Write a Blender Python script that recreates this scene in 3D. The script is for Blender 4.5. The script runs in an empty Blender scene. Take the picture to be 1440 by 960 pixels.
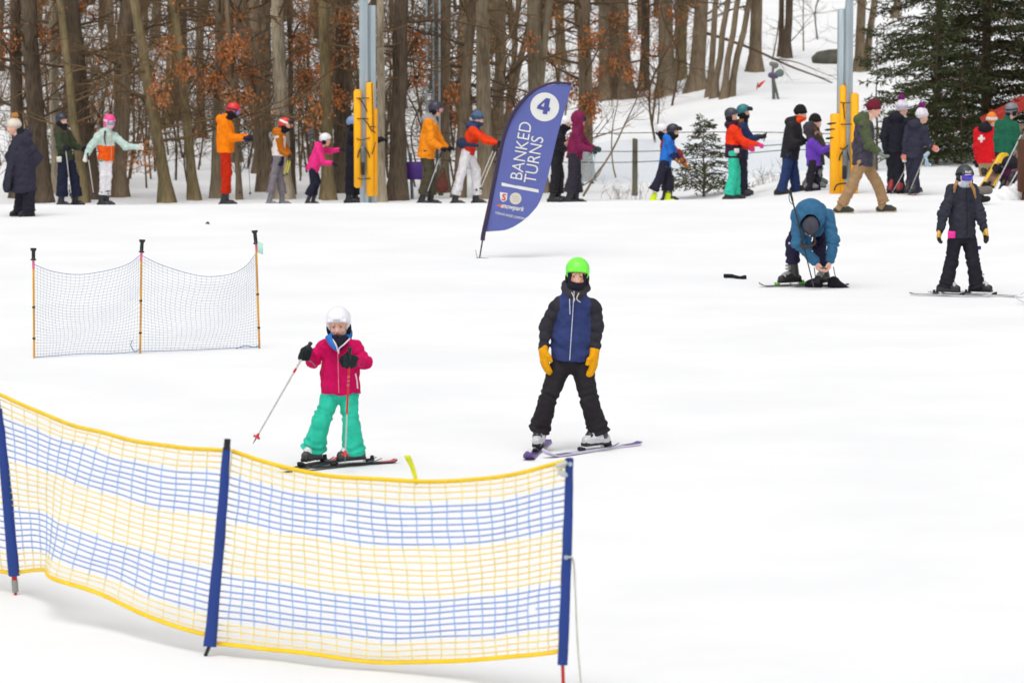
import bpy, math, random
import numpy as np
from mathutils import Vector, Matrix
sc = bpy.context.scene
COL = sc.collection
PI = math.pi
R = math.radians

# ------------------------------------------------------------------ camera
FPX, HZ, CAMZ = 5400.0, -50.0, 4.0
PITCH = math.atan((480 - HZ) / FPX)
cam = bpy.data.cameras.new('camera')
camo = bpy.data.objects.new('camera', cam)
COL.objects.link(camo)
cam.sensor_width = 36.0
cam.lens = 36.0 * FPX / 1440.0
cam.clip_start = 0.5
cam.clip_end = 3000
camo.location = (0, 0, CAMZ)
camo.rotation_euler = (PI / 2 - PITCH, 0, 0)
cam.dof.use_dof = True
cam.dof.focus_distance = 37.0
cam.dof.aperture_fstop = 4.6
sc.camera = camo
_cp, _sp = math.cos(PITCH), math.sin(PITCH)


def ray(px, py):
    a = (px - 720) / FPX
    b = -(py - 480) / FPX
    d = np.array([a, _cp + b * _sp, -_sp + b * _cp])
    return d / d[1]                                   # per metre of forward distance


def W(px, py, Y):
    d = ray(px, py)
    return np.array([d[0] * Y, Y, CAMZ + d[2] * Y])


def sstep(t):
    t = np.clip(t, 0, 1)
    return t * t * (3 - 2 * t)


def ground_z(x, y):
    x = np.asarray(x, float); y = np.asarray(y, float)
    dip = sstep((y - 64.5) / 5.5) * (1 - sstep((x - 3.2) / 2.6))
    z = -0.42 * dip
    r = np.maximum(0, y - 77)
    z = z + 0.062 * (np.sqrt(r * r + 49) - 7) - 0.0
    z = z + 0.006 * np.clip(x, -14, 14) * sstep((y - 45) / 20)
    z = z + 0.010 * np.sin(x * .9 + 1.3) * np.sin(y * .55) + 0.012 * np.sin(x * .37 - y * .23 + 2)
    return z


def gz(x, y):
    return float(ground_z(x, y))


def G(px, py):
    """ground point seen at a pixel of the photo"""
    d = ray(px, py)
    lo = 5.0
    Y = 5.0
    while Y < 600:
        if CAMZ + d[2] * Y < gz(d[0] * Y, Y):
            break
        lo = Y
        Y += 0.5
    hi = Y
    for _ in range(30):
        m = (lo + hi) / 2
        if CAMZ + d[2] * m < gz(d[0] * m, m):
            hi = m
        else:
            lo = m
    return np.array([d[0] * hi, hi, gz(d[0] * hi, hi)])


def ground_at(px, Y):
    x = (px - 720) / FPX * Y * 1.0
    # forward distance Y with a pitched camera: x scale follows the ray
    for _ in range(3):
        z = gz(x, Y)
        k = (z - CAMZ) / Y
        # invert ray: k = (-sp + b cp)/(cp + b sp)
        b = (k * _cp + _sp) / (_cp - k * _sp)
        x = (px - 720) / FPX / (_cp + b * _sp) * Y
    return np.array([x, Y, gz(x, Y)])


# ------------------------------------------------------------------ materials
def lin(c):
    c = c / 255.0
    return c / 12.92 if c <= 0.04045 else ((c + 0.055) / 1.055) ** 2.4


def C(r, g, b, k=0.85):
    return tuple(lin(v) * k for v in (r, g, b))


_M = {}


def mat(key, col, rough=0.8, metal=0.0, var=0.12, scale=9.0, bump=0.25, bscale=60.0, sheen=0.0, stretch=(1, 1, 1), spec=0.4, bdist=0.01):
    if key in _M:
        return _M[key]
    m = bpy.data.materials.new(key)
    m.use_nodes = True
    nt = m.node_tree
    b = nt.nodes['Principled BSDF']
    tc = nt.nodes.new('ShaderNodeTexCoord')
    mp = nt.nodes.new('ShaderNodeMapping')
    mp.inputs['Scale'].default_value = stretch
    nt.links.new(tc.outputs['Object'], mp.inputs['Vector'])
    n = nt.nodes.new('ShaderNodeTexNoise')
    n.inputs['Scale'].default_value = scale
    n.inputs['Detail'].default_value = 5
    nt.links.new(mp.outputs[0], n.inputs['Vector'])
    r = nt.nodes.new('ShaderNodeValToRGB')
    r.color_ramp.elements[0].position = .3
    r.color_ramp.elements[1].position = .7
    r.color_ramp.elements[0].color = tuple(max(0, v * (1 - var)) for v in col) + (1,)
    r.color_ramp.elements[1].color = tuple(min(1, v * (1 + var)) for v in col) + (1,)
    nt.links.new(n.outputs['Fac'], r.inputs[0])
    nt.links.new(r.outputs[0], b.inputs['Base Color'])
    b.inputs['Roughness'].default_value = rough
    b.inputs['Metallic'].default_value = metal
    b.inputs['Specular IOR Level'].default_value = spec
    if sheen:
        b.inputs['Sheen Weight'].default_value = sheen
        b.inputs['Sheen Roughness'].default_value = .5
    if bump:
        n2 = nt.nodes.new('ShaderNodeTexNoise')
        n2.inputs['Scale'].default_value = bscale
        n2.inputs['Detail'].default_value = 4
        nt.links.new(mp.outputs[0], n2.inputs['Vector'])
        bp = nt.nodes.new('ShaderNodeBump')
        bp.inputs['Strength'].default_value = bump
        bp.inputs['Distance'].default_value = bdist
        nt.links.new(n2.outputs['Fac'], bp.inputs['Height'])
        nt.links.new(bp.outputs[0], b.inputs['Normal'])
    _M[key] = m
    return m


def fab(r, g, b, k=0.92):
    key = 'cloth_%d_%d_%d_%d' % (r, g, b, int(k * 100))
    if key in _M:
        return _M[key]
    m = mat(key, C(r, g, b, k), rough=.78, var=.13, scale=14, bump=.3, bscale=70, spec=.16)
    nt = m.node_tree                                   # creases of worn cloth on top of the weave
    b_ = nt.nodes['Principled BSDF']
    old = b_.inputs['Normal'].links[0].from_socket
    tc = nt.nodes.new('ShaderNodeTexCoord')
    n = nt.nodes.new('ShaderNodeTexNoise')
    n.noise_type = 'RIDGED_MULTIFRACTAL'
    n.inputs['Scale'].default_value = 6.5
    n.inputs['Detail'].default_value = 3
    n.inputs['Distortion'].default_value = .6
    nt.links.new(tc.outputs['Object'], n.inputs['Vector'])
    bp = nt.nodes.new('ShaderNodeBump')
    bp.inputs['Strength'].default_value = .75
    bp.inputs['Distance'].default_value = .022
    bp.invert = True
    nt.links.new(n.outputs['Fac'], bp.inputs['Height'])
    nt.links.new(old, bp.inputs['Normal'])
    nt.links.new(bp.outputs[0], b_.inputs['Normal'])
    return m


def pla(r, g, b, rough=.35, k=0.95):
    return mat('plastic_%d_%d_%d_%d' % (r, g, b, int(rough * 100)), C(r, g, b, k), rough=rough, var=.05, scale=20, bump=.03, bscale=30, spec=.45)


SKIN = mat('skin', C(236, 186, 164, .95), rough=.55, var=.07, scale=30, bump=.05, bscale=80)
SKIN_PINK = mat('skin_flushed', C(222, 140, 120), rough=.55, var=.07, scale=30, bump=.05, bscale=80)
LIPS = mat('lips', C(190, 105, 100), rough=.5, var=.05)
HAIR_BLOND = mat('hair_blond', C(176, 126, 74), rough=.5, var=.35, scale=60, bump=.5, bscale=120, stretch=(1, 1, .15))
HAIR_BROWN = mat('hair_brown', C(98, 64, 42), rough=.5, var=.35, scale=60, bump=.5, bscale=120, stretch=(1, 1, .15))
BLACK = fab(34, 34, 40)
BLACKP = pla(28, 28, 32, .45)
EYE_D = mat('eye_dark', (.02, .018, .016), rough=.2, var=.05, bump=0)
STEEL = mat('galvanised_steel', C(186, 200, 206), rough=.5, metal=.35, var=.08, scale=5, bump=.08, bscale=20, stretch=(1, 1, .3))
STEEL_D = mat('weathered_steel', C(120, 128, 132), rough=.5, metal=.5, var=.15, scale=8)
WOOD_G = mat('grey_weathered_wood', C(120, 108, 88), rough=.85, var=.3, scale=10, bump=.5, bscale=30, stretch=(1, 1, .12))
WOOD_B = mat('brown_stained_wood', C(92, 52, 30), rough=.7, var=.3, scale=8, bump=.4, bscale=30, stretch=(1, 1, .15))


# ------------------------------------------------------------------ mesh building
def link(name, me, parent=None, loc=None):
    o = bpy.data.objects.new(name, me)
    COL.objects.link(o)
    if parent is not None:
        o.parent = parent
    if loc is not None:
        o.location = loc
    return o


def tag(o, label=None, cat=None, group=None, kind=None):
    if label: o['label'] = label
    if cat: o['category'] = cat
    if group: o['group'] = group
    if kind: o['kind'] = kind
    return o


def thing(name, loc, label, cat, group=None, rz=0):
    o = bpy.data.objects.new(name, None)
    COL.objects.link(o)
    o.empty_display_size = .2
    o.location = loc
    o.rotation_euler = (0, 0, rz)
    return tag(o, label, cat, group)


def mesh_np(name, V, F, mats, mi=None, smooth=True, F3=None):
    me = bpy.data.meshes.new(name)
    V = np.ascontiguousarray(V, dtype=np.float32)
    F = np.ascontiguousarray(F, dtype=np.int32).reshape(-1, 4)
    nf = len(F)
    me.vertices.add(len(V))
    me.vertices.foreach_set('co', V.ravel())
    me.loops.add(nf * 4)
    me.loops.foreach_set('vertex_index', F.ravel())
    me.polygons.add(nf)
    me.polygons.foreach_set('loop_start', np.arange(nf, dtype=np.int32) * 4)
    me.polygons.foreach_set('loop_total', np.full(nf, 4, np.int32))
    for m in mats:
        me.materials.append(m)
    if mi is not None:
        me.polygons.foreach_set('material_index', np.asarray(mi, np.int32))
    me.polygons.foreach_set('use_smooth', np.full(nf, smooth, bool))
    me.update(calc_edges=True)
    me.validate()
    return me


class MB:
    """collects quads, then links them as ONE mesh object"""
    def __init__(self):
        self.V, self.F, self.M, self.n = [], [], [], 0

    def add(self, V, F, m=0):
        V = np.asarray(V, float).reshape(-1, 3)
        F = np.asarray(F, int).reshape(-1, 4)
        self.V.append(V); self.F.append(F + self.n); self.M.append(np.full(len(F), m))
        self.n += len(V)
        return self

    def tube(self, pts, rad, sides=6, m=0, cap=True):
        P = np.asarray(pts, float)
        n = len(P)
        rad = np.full(n, rad, float) if np.isscalar(rad) else np.asarray(rad, float)
        T = np.gradient(P, axis=0)
        T /= np.linalg.norm(T, axis=1)[:, None] + 1e-9
        ref = np.array([0, 0, 1.0]) if abs(T[0][2]) < .9 else np.array([0, 1.0, 0])
        A = np.cross(T, ref); A /= np.linalg.norm(A, axis=1)[:, None] + 1e-9
        B = np.cross(T, A)
        th = np.arange(sides) * 2 * PI / sides
        V = P[:, None, :] + rad[:, None, None] * (np.cos(th)[None, :, None] * A[:, None, :] + np.sin(th)[None, :, None] * B[:, None, :])
        i = np.arange(n - 1)[:, None] * sides
        j = np.arange(sides)[None, :]
        k = (j + 1) % sides
        F = np.stack([i + j, i + k, i + sides + k, i + sides + j], -1).reshape(-1, 4)
        V = V.reshape(-1, 3)
        self.add(V, F, m)
        if cap:
            for e, r in ((0, rad[0]), (n - 1, rad[-1])):
                base = self.n
                c = P[e]
                ring = V[e * sides:(e + 1) * sides]
                VV = np.vstack([ring, c[None]])
                FF = [[q, (q + 1) % sides, sides, sides] for q in range(sides)]
                # degenerate quads are split into real ones: pair up neighbours
                if sides % 2 == 0:
                    FF = [[q, (q + 1) % sides, (q + 2) % sides, sides] for q in range(0, sides, 2)]
                    self.add(VV, FF, m)
        return self

    def box(self, c, half, m=0, rot=None, bevel=0.0):
        hx, hy, hz = half
        if bevel <= 0:
            V = np.array([[x, y, z] for x in (-hx, hx) for y in (-hy, hy) for z in (-hz, hz)])
            F = [[0, 1, 3, 2], [4, 6, 7, 5], [0, 4, 5, 1], [2, 3, 7, 6], [0, 2, 6, 4], [1, 5, 7, 3]]
        else:
            b = min(bevel, hx * .95, hy * .95, hz * .95)
            prof = [(hx - b, hy), (hx, hy - b), (hx, -hy + b), (hx - b, -hy), (-hx + b, -hy), (-hx, -hy + b), (-hx, hy - b), (-hx + b, hy)]
            s = (hx - b) / hx, (hy - b) / hy
            rings = [(-hz, s), (-hz + b, (1, 1)), (hz - b, (1, 1)), (hz, s)]
            V = np.array([[x * k[0], y * k[1], z] for z, k in rings for x, y in prof])
            F = []
            for r_ in range(3):
                for q in range(8):
                    F.append([r_ * 8 + q, r_ * 8 + (q + 1) % 8, r_ * 8 + 8 + (q + 1) % 8, r_ * 8 + 8 + q])
            for o_ in (0, 24):
                F += [[o_ + 0, o_ + 1, o_ + 2, o_ + 3], [o_ + 3, o_ + 4, o_ + 7, o_ + 0], [o_ + 4, o_ + 5, o_ + 6, o_ + 7]]
        if rot is not None:
            V = V @ np.asarray(rot).T
        return self.add(V + np.asarray(c, float), F, m)

    def prism(self, poly, y0, y1, m=0, m_side=None):
        """outline in (x,z), from depth y0 to y1; fan of quads from the middle line"""
        P = np.asarray(poly, float)
        n = len(P)
        c = P.mean(0)
        inner = c + (P - c) * .5
        V = []
        for y in (y0, y1):
            V += [[p[0], y, p[1]] for p in P] + [[p[0], y, p[1]] for p in inner] + [[c[0], y, c[1]]]
        F, k = [], 2 * n + 1
        for s in (0, 1):
            o = s * k
            for i in range(n):
                j = (i + 1) % n
                F.append([o + i, o + j, o + n + j, o + n + i])
            for i in range(0, n - 1, 2):
                F.append([o + n + i, o + n + (i + 1) % n, o + n + (i + 2) % n, o + 2 * n])
            if n % 2:
                F.append([o + n + n - 1, o + n, o + 2 * n, o + 2 * n])
        self.add(V, F, m)
        S = [[i, (i + 1) % n, k + (i + 1) % n, k + i] for i in range(n)]
        self.add(V, S, m if m_side is None else m_side)
        return self

    def arrays(self):
        return np.vstack(self.V), np.vstack(self.F), np.concatenate(self.M)

    def build(self, name, mats, parent=None, origin=None, smooth=True, loc=None):
        V, F, M = self.arrays()
        if origin is None:
            origin = np.array(parent.location) if parent is not None else np.zeros(3)
        if not isinstance(mats, (list, tuple)):
            mats = [mats]
        me = mesh_np(name, V - np.asarray(origin), F, mats, M, smooth)
        o = link(name, me, parent)
        if parent is None:
            o.location = origin
        return o


def spline(pts, n):
    """Catmull-Rom through points"""
    P = np.asarray(pts, float)
    P = np.vstack([2 * P[0] - P[1], P, 2 * P[-1] - P[-2]])
    out = []
    seg = len(P) - 3
    for t in np.linspace(0, seg - 1e-6, n):
        i = int(t); u = t - i
        a, b, c, d = P[i:i + 4]
        out.append(.5 * ((2 * b) + (-a + c) * u + (2 * a - 5 * b + 4 * c - d) * u * u + (-a + 3 * b - 3 * c + d) * u ** 3))
    return np.array(out)


# ------------------------------------------------------------------ distance-field modelling (clothes, heads, boots)
def surface_nets(f, lo, h):
    nx, ny, nz = f.shape
    s = f < 0
    c = np.zeros((nx - 1, ny - 1, nz - 1), np.int8)
    for a in (0, 1):
        for b in (0, 1):
            for d in (0, 1):
                c += s[a:nx - 1 + a, b:ny - 1 + b, d:nz - 1 + d]
    act = (c > 0) & (c < 8)
    idx = np.argwhere(act)
    if len(idx) == 0:
        return None
    num = np.zeros((len(idx), 3)); cnt = np.zeros(len(idx))
    I, J, K = idx.T
    for ax in range(3):
        o = [(a, b) for a in (0, 1) for b in (0, 1)]
        for a, b in o:
            d0 = [0, 0, 0]
            oth = [q for q in range(3) if q != ax]
            d0[oth[0]], d0[oth[1]] = a, b
            d1 = list(d0); d1[ax] = 1
            f0 = f[I + d0[0], J + d0[1], K + d0[2]]
            f1 = f[I + d1[0], J + d1[1], K + d1[2]]
            cr = (f0 < 0) != (f1 < 0)
            t = np.where(cr, f0 / np.where(cr, f0 - f1, 1), 0)
            p = np.tile(np.array(d0, float), (len(idx), 1))
            p[:, ax] += t
            num[cr] += p[cr]; cnt[cr] += 1
    V = (idx + num / cnt[:, None]) * h + lo
    vid = -np.ones(act.shape, np.int64)
    vid[I, J, K] = np.arange(len(idx))
    Fs = []
    for ax in range(3):
        sl0 = [slice(1, -1)] * 3; sl1 = [slice(1, -1)] * 3
        sl0[ax] = slice(0, f.shape[ax] - 1); sl1[ax] = slice(1, f.shape[ax])
        a0, a1 = s[tuple(sl0)], s[tuple(sl1)]
        e = np.argwhere(a0 != a1)
        if len(e) == 0:
            continue
        flip = a0[tuple(e.T)]
        base = e.copy()
        oth = [q for q in range(3) if q != ax]
        for q in oth:
            base[:, q] += 1
        def cell(da, db):
            b = base.copy(); b[:, oth[0]] += da; b[:, oth[1]] += db
            return vid[b[:, 0], b[:, 1], b[:, 2]]
        q = np.stack([cell(-1, -1), cell(0, -1), cell(0, 0), cell(-1, 0)], 1)
        if ax == 1:
            flip = ~flip
        q[~flip] = q[~flip][:, ::-1]
        Fs.append(q)
    F = np.vstack(Fs)
    F = F[(F >= 0).all(1)]
    return V, F


def dot(P, v):
    return P @ np.asarray(v, np.float32)


class Cone:
    """tapered capsule; flat=(direction, factor) squashes it along one direction"""
    def __init__(s, tag, a, b, ra, rb, flat=None, ring=0, fold=0, foldat=1.0):
        s.tag, s.a, s.b, s.ra, s.rb, s.ring, s.fold, s.foldat = tag, np.array(a, np.float32), np.array(b, np.float32), ra, rb, ring, fold, foldat
        s.flat = None
        if flat is not None:
            v = np.array(flat[0], np.float32); v /= np.linalg.norm(v)
            s.flat = (v, flat[1])
        r = max(ra, rb) + .02
        s.lo = np.minimum(s.a, s.b) - r; s.hi = np.maximum(s.a, s.b) + r

    def __call__(s, P):
        q = P - s.a
        ba = s.b - s.a
        if s.flat is not None:
            v, k = s.flat
            q = q + dot(q, v)[:, None] * v * np.float32(1 / k - 1)
            ba = ba + (ba @ v) * v * (1 / k - 1)
        L2 = float(ba @ ba) + 1e-9
        t = np.clip(q @ ba / L2, 0, 1)
        d = np.linalg.norm(q - t[:, None] * ba, axis=1) - (s.ra + (s.rb - s.ra) * t)
        if s.ring:
            L = math.sqrt(L2)
            d = d - .012 * np.abs(np.sin(t * L * PI / s.ring)) ** .6 + .006
        if s.fold:
            L = math.sqrt(L2)
            ph = q @ np.array([37., 23., 0], np.float32)
            w = np.exp(-((t - s.foldat) * L / .09) ** 2)
            d = d + s.fold * w * np.sin(t * L * 2 * PI / .055 + 1.2 * np.sin(ph * .45) + s.a[0] * 40)
        return d


class Ell:
    def __init__(s, tag, c, r, A=None):
        s.tag, s.c, s.r = tag, np.array(c, np.float32), np.array(r, np.float32)
        s.A = None if A is None else np.array(A, np.float32)
        m = float(max(r)) + .01
        s.lo = s.c - m; s.hi = s.c + m

    def __call__(s, P):
        q = P - s.c
        if s.A is not None:
            q = q @ s.A.T
        k0 = np.linalg.norm(q / s.r, axis=1)
        k1 = np.linalg.norm(q / (s.r * s.r), axis=1)
        return k0 * (k0 - 1) / np.maximum(k1, 1e-6)


class Box:
    def __init__(s, tag, c, half, A=None, rnd=.01):
        s.tag, s.c, s.h, s.rnd = tag, np.array(c, np.float32), np.array(half, np.float32), rnd
        s.A = None if A is None else np.array(A, np.float32)
        m = float(np.linalg.norm(half)) + .01
        s.lo = s.c - m; s.hi = s.c + m

    def __call__(s, P):
        q = P - s.c
        if s.A is not None:
            q = q @ s.A.T
        q = np.abs(q) - s.h + s.rnd
        return np.linalg.norm(np.maximum(q, 0), axis=1) + np.minimum(q.max(1), 0) - s.rnd


class Cut:
    """keeps the side of a plane the normal points to (for the given tags, or for all)"""
    def __init__(s, p, n, tags=None):
        s.p = np.array(p, np.float32); s.n = np.array(n, np.float32); s.n /= np.linalg.norm(s.n); s.tags = tags

    def __call__(s, P):
        return -((P - s.p) @ s.n)


class Inter:
    def __init__(s, tag, *f):
        s.tag, s.f = tag, f
        s.lo = np.max([g.lo for g in f], 0); s.hi = np.min([g.hi for g in f], 0)

    def __call__(s, P):
        d = s.f[0](P)
        for g in s.f[1:]:
            d = np.maximum(d, g(P))
        return d


class Sub(Inter):
    def __init__(s, tag, a, *f):
        s.tag, s.f = tag, (a,) + f
        s.lo, s.hi = a.lo, a.hi

    def __call__(s, P):
        d = s.f[0](P)
        for g in s.f[1:]:
            d = np.maximum(d, -g(P))
        return d


def wrinkle(amp, seed, freq=42.0, up=None):
    rs = np.random.RandomState(seed)
    D = rs.normal(size=(5, 3)); D[:, 2] *= 1.5
    D /= np.linalg.norm(D, axis=1)[:, None]
    E = rs.normal(size=(5, 3)); E /= np.linalg.norm(E, axis=1)[:, None]
    ph = rs.uniform(0, 6.28, 10)
    D = D.astype(np.float32); E = E.astype(np.float32)

    def f(P):
        s = 0
        for i in range(5):
            w = P @ D[i] * freq * (1 + .45 * i) + 1.6 * np.sin(P @ E[i] * freq * .55 + ph[i]) + ph[i + 5]
            s = s + (1 - 2 * np.abs(np.sin(w * .5))) / (1 + .55 * i)
        return amp * s * .68
    return f


def sdf_eval(P, prims, k, cuts=(), disp=None, gaps=()):
    d = None
    for p in prims:
        di = p(P)
        for c in cuts:
            if c.tags is not None and p.tag in c.tags:
                di = np.maximum(di, c(P))
        if d is None:
            d = di
        elif k > 0:
            h = np.clip(.5 + .5 * (d - di) / k, 0, 1)
            d = d + (di - d) * h - k * h * (1 - h)
        else:
            d = np.minimum(d, di)
    if disp is not None:
        d = d + disp(P)
    for g in gaps:
        d = np.maximum(d, -g(P))
    for c in cuts:
        if c.tags is None:
            d = np.maximum(d, c(P))
    return d


def sdf_mesh(prims, h, k=.02, cuts=(), disp=None, gaps=()):
    lo = np.min([p.lo for p in prims], 0) - 2.5 * h
    hi = np.max([p.hi for p in prims], 0) + 2.5 * h
    n = np.ceil((hi - lo) / h).astype(int) + 1
    xs = [lo[i] + h * np.arange(n[i]) for i in range(3)]
    f = np.empty(n, np.float32)
    step = max(1, int(400000 // (n[1] * n[2])))
    for i in range(0, n[0], step):
        g = np.stack(np.meshgrid(xs[0][i:i + step], xs[1], xs[2], indexing='ij'), -1).reshape(-1, 3).astype(np.float32)
        f[i:i + step] = sdf_eval(g, prims, k, cuts, disp, gaps).reshape(-1, n[1], n[2])
    r = surface_nets(f, lo, h)
    if r is None:
        return None
    V, F = r
    return V, F


def sdf_obj(name, parent, prims, mats, h, k=.02, cuts=(), disp=None, gaps=(), over=None):
    """mats: {tag: material}; over(P, tags) may re-tag faces by position"""
    r = sdf_mesh(prims, h, k, cuts, disp, gaps)
    if r is None:
        return None
    V, F = r
    keys = list(mats.keys())
    fc = V[F].mean(1).astype(np.float32)
    D = np.stack([p(fc) for p in prims], 1)
    near = D.argmin(1)
    tags = np.array([p.tag for p in prims], object)[near]
    if over is not None:
        tags = over(fc, tags)
    look = {t: i for i, t in enumerate(keys)}
    mi = np.array([look.get(t, 0) for t in tags])
    me = mesh_np(name, V, F, [mats[t] for t in keys], mi, True)
    return link(name, me, parent)
EXPOSURE = -0.09
# ------------------------------------------------------------------ people
def unit(v):
    v = np.asarray(v, float)
    return v / (np.linalg.norm(v) + 1e-9)


def facing(yaw):
    return np.array([math.sin(R(yaw)), -math.cos(R(yaw)), 0.0])


def hand_prims(w, D, N, pose, s=1.0, fat=1.0, side=1):
    """palm, four unequal fingers with bends, thumb. w wrist, D along the forearm, N palm normal (the way fingers curl)"""
    D = unit(D); N = unit(N - D * float(np.dot(N, D))); T = np.cross(D, N) * side
    f = fat * s
    P = [Cone('palm', w - D * .02 * s, w + D * .03 * s, .030 * f, .036 * f, (N, .62)),
         Cone('palm', w + D * .03 * s - T * .014 * s, w + D * .082 * s - T * .022 * s, .026 * f, .022 * f, (N, .7)),
         Cone('palm', w + D * .03 * s + T * .014 * s, w + D * .085 * s + T * .022 * s, .026 * f, .022 * f, (N, .7))]
    bend = {'grip': (75, 165, 235), 'relax': (18, 45, 70), 'open': (6, 14, 24), 'reach': (30, 70, 95), 'mitt': (10, 22, 35)}[pose]
    for i, (o, l) in enumerate(((-.030, .80), (-.010, .95), (.011, 1.0), (.031, .92))):
        sp = .75 if pose == 'mitt' else 1.0
        p = w + D * (.088 - .006 * abs(i - 2)) * s + T * o * s * sp
        r = .0105 * f * (.95 if i in (0, 3) else 1) * (1.35 if pose == 'mitt' else 1)
        for j, L in enumerate((.043, .029, .022)):
            a = R(bend[j])
            d = D * math.cos(a) + N * math.sin(a) + T * (o * (1.2 if pose == 'open' else .5))
            q = p + unit(d) * L * l * s
            P.append(Cone('finger', p, q, r, r * .92))
            p, r = q, r * .92
    tb = w + D * .022 * s + T * .030 * s
    if pose == 'grip':
        t1 = tb + unit(D * .6 + T * .35 + N * .7) * .042 * s
        t2 = t1 + unit(D * .5 - T * .5 + N * .5) * .032 * s
    else:
        t1 = tb + unit(D * .72 + T * .62 + N * .25) * .042 * s
        t2 = t1 + unit(D * .9 + T * .2 + N * .3) * .034 * s
    P += [Cone('thumb', tb - T * .01 * s, t1, .0155 * f, .0130 * f), Cone('thumb', t1, t2, .0130 * f, .0112 * f)]
    return P


def head_axes(yaw, pitch, roll):
    F = facing(yaw)
    L = np.cross([0, 0, 1.0], F)
    U = np.array([0, 0, 1.0])
    p = R(pitch)
    F2 = F * math.cos(p) - U * math.sin(p)
    U2 = U * math.cos(p) + F * math.sin(p)
    r = R(roll)
    L3 = L * math.cos(r) + U2 * math.sin(r)
    U3 = U2 * math.cos(r) - L * math.sin(r)
    return np.array([L3, F2, U3])


def person(label, Y, bx, yaw, head, sc_, pelv, hem, armR, armL, legR, legL, o, group=None):
    """all joints are photo pixels turned into metres at the person's own distance; R / L are the person's own sides"""
    root = thing('person', ground_at(bx, Y), label, 'person', group)
    org = np.array(root.location)
    st = o.get('st', 1.0); bulk = o.get('bulk', 1.0)
    vx = o.get('vx', .0135); fine = o.get('fine', .009)
    seed = int(bx)

    def J(p, dy=0.0):
        return W(p[0], p[1], Y + (p[2] if len(p) > 2 else dy)) - org
    Fv = facing(yaw)
    Lv = np.cross([0, 0, 1.0], Fv)
    SC = J(sc_); PE = J(pelv)
    up = unit(SC - PE)
    sw = o.get('sw', .150) * st * bulk
    hw = o.get('hw', .085) * st
    Ls = unit(Lv - up * float(np.dot(Lv, up)))
    Fs = np.cross(Ls, up)
    shR = J(o['shR']) if 'shR' in o else SC - Ls * sw - up * .035 * st
    shL = J(o['shL']) if 'shL' in o else SC + Ls * sw - up * .035 * st
    hipR = J(o['hipR']) if 'hipR' in o else PE - Lv * hw
    hipL = J(o['hipL']) if 'hipL' in o else PE + Lv * hw
    eR, wR = J(armR[0], shR[1]), J(armR[1], shR[1] + o.get('wdyR', 0))
    eL, wL = J(armL[0], shL[1]), J(armL[1], shL[1] + o.get('wdyL', 0))
    kR, aR = J(legR[0], hipR[1] + Fv[1] * .05), J(legR[1], hipR[1])
    kL, aL = J(legL[0], hipL[1] + Fv[1] * .05), J(legL[1], hipL[1])
    hx = head
    HC = J(hx[:2], hx[5] if len(hx) > 5 else 0.0)
    hyaw, hpitch, hroll = (list(hx[2:5]) + [0, 0, 0])[:3]
    A = head_axes(hyaw, hpitch, hroll)
    hs = o.get('hs', .5 + .5 * st)

    def hd(l, f, u):
        return HC + (np.array([l, f, u]) * hs) @ A

    def he(tag, c, r):
        return Ell(tag, hd(*c), np.array(r) * hs, A)
    NB = SC + up * .03 * st
    NK = hd(0, -.02, -.08)
    # ---- body: one continuous surface inside the clothes
    b = [he('skin', (0, -.01, .03), (.076, .097, .095)), he('skin', (0, .02, -.03), (.064, .077, .086)), he('skin', (0, .055, -.09), (.034, .034, .028)),
         Cone('skin', hd(0, .088, .0), hd(0, .102, -.034), .007 * hs, .0125 * hs), Cone('skin', hd(-.035, .082, .022), hd(.035, .082, .022), .0125 * hs, .0125 * hs),
         he('cheek', (-.036, .068, -.035), (.024, .022, .024)), he('cheek', (.036, .068, -.035), (.024, .022, .024)),
         Cone('lips', hd(-.019, .087, -.066), hd(.019, .087, -.066), .0085 * hs, .0085 * hs),
         he('skin', (-.077, -.005, -.012), (.011, .02, .031)), he('skin', (.077, -.005, -.012), (.011, .02, .031)),
         Cone('skin', NK, NB - up * .05, .053 * st, .058 * st)]
    b2 = [Cone('skin', NK, NB - up * .08, .05 * st, .058 * st), Cone('skin', PE + up * .02, SC - up * .1 * st, .11 * st, .12 * st, (Fs, .7)), Cone('skin', shR - up * .02, shL - up * .02, .036 * st, .036 * st)]
    for s_, e_, w_ in ((shR, eR, wR), (shL, eL, wL)):
        b2 += [Cone('skin', s_, e_, .033 * st, .030 * st), Cone('skin', e_, w_, .030 * st, .026 * st)]
    for h_, k_, a_ in ((hipR, kR, aR), (hipL, kL, aL)):
        b2 += [Cone('skin', h_, k_, .075 * st, .05 * st), Cone('skin', k_, a_, .048 * st, .036 * st)]
    bare = o.get('bare', {})
    hands = {}
    for sd, e_, w_ in (('R', eR, wR), ('L', eL, wL)):
        D = np.array(o['hd' + sd], float) if 'hd' + sd in o else unit(w_ - e_)
        N = np.array(o.get('pn' + sd, Fv + np.array([0, 0, -.3])), float)
        hands[sd] = (w_, D, N)
    parts = []
    gaps = [Ell('', hd(-.031, .101, .006), (.0125 * hs,) * 3), Ell('', hd(.031, .101, .006), (.0125 * hs,) * 3)] if fine < .008 else []
    r1 = sdf_mesh(b, fine, .014 * hs, gaps=gaps)
    r2 = sdf_mesh(b2, .018, .03)
    Vs, Fs_, off = [], [], 0
    Ms = []
    fc = r1[0][r1[1]].mean(1).astype(np.float32)
    tg = np.stack([p(fc) for p in b], 1).argmin(1)
    skm = {'skin': 0, 'cheek': 1, 'lips': 2}
    Ms.append(np.array([skm[b[i].tag] for i in tg]))
    # hair on the head itself is a child; here only skin
    Vs.append(r1[0]); Fs_.append(r1[1]); off += len(r1[0])
    Vs.append(r2[0]); Fs_.append(r2[1] + off); off += len(r2[0]); Ms.append(np.zeros(len(r2[1]), int))
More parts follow.
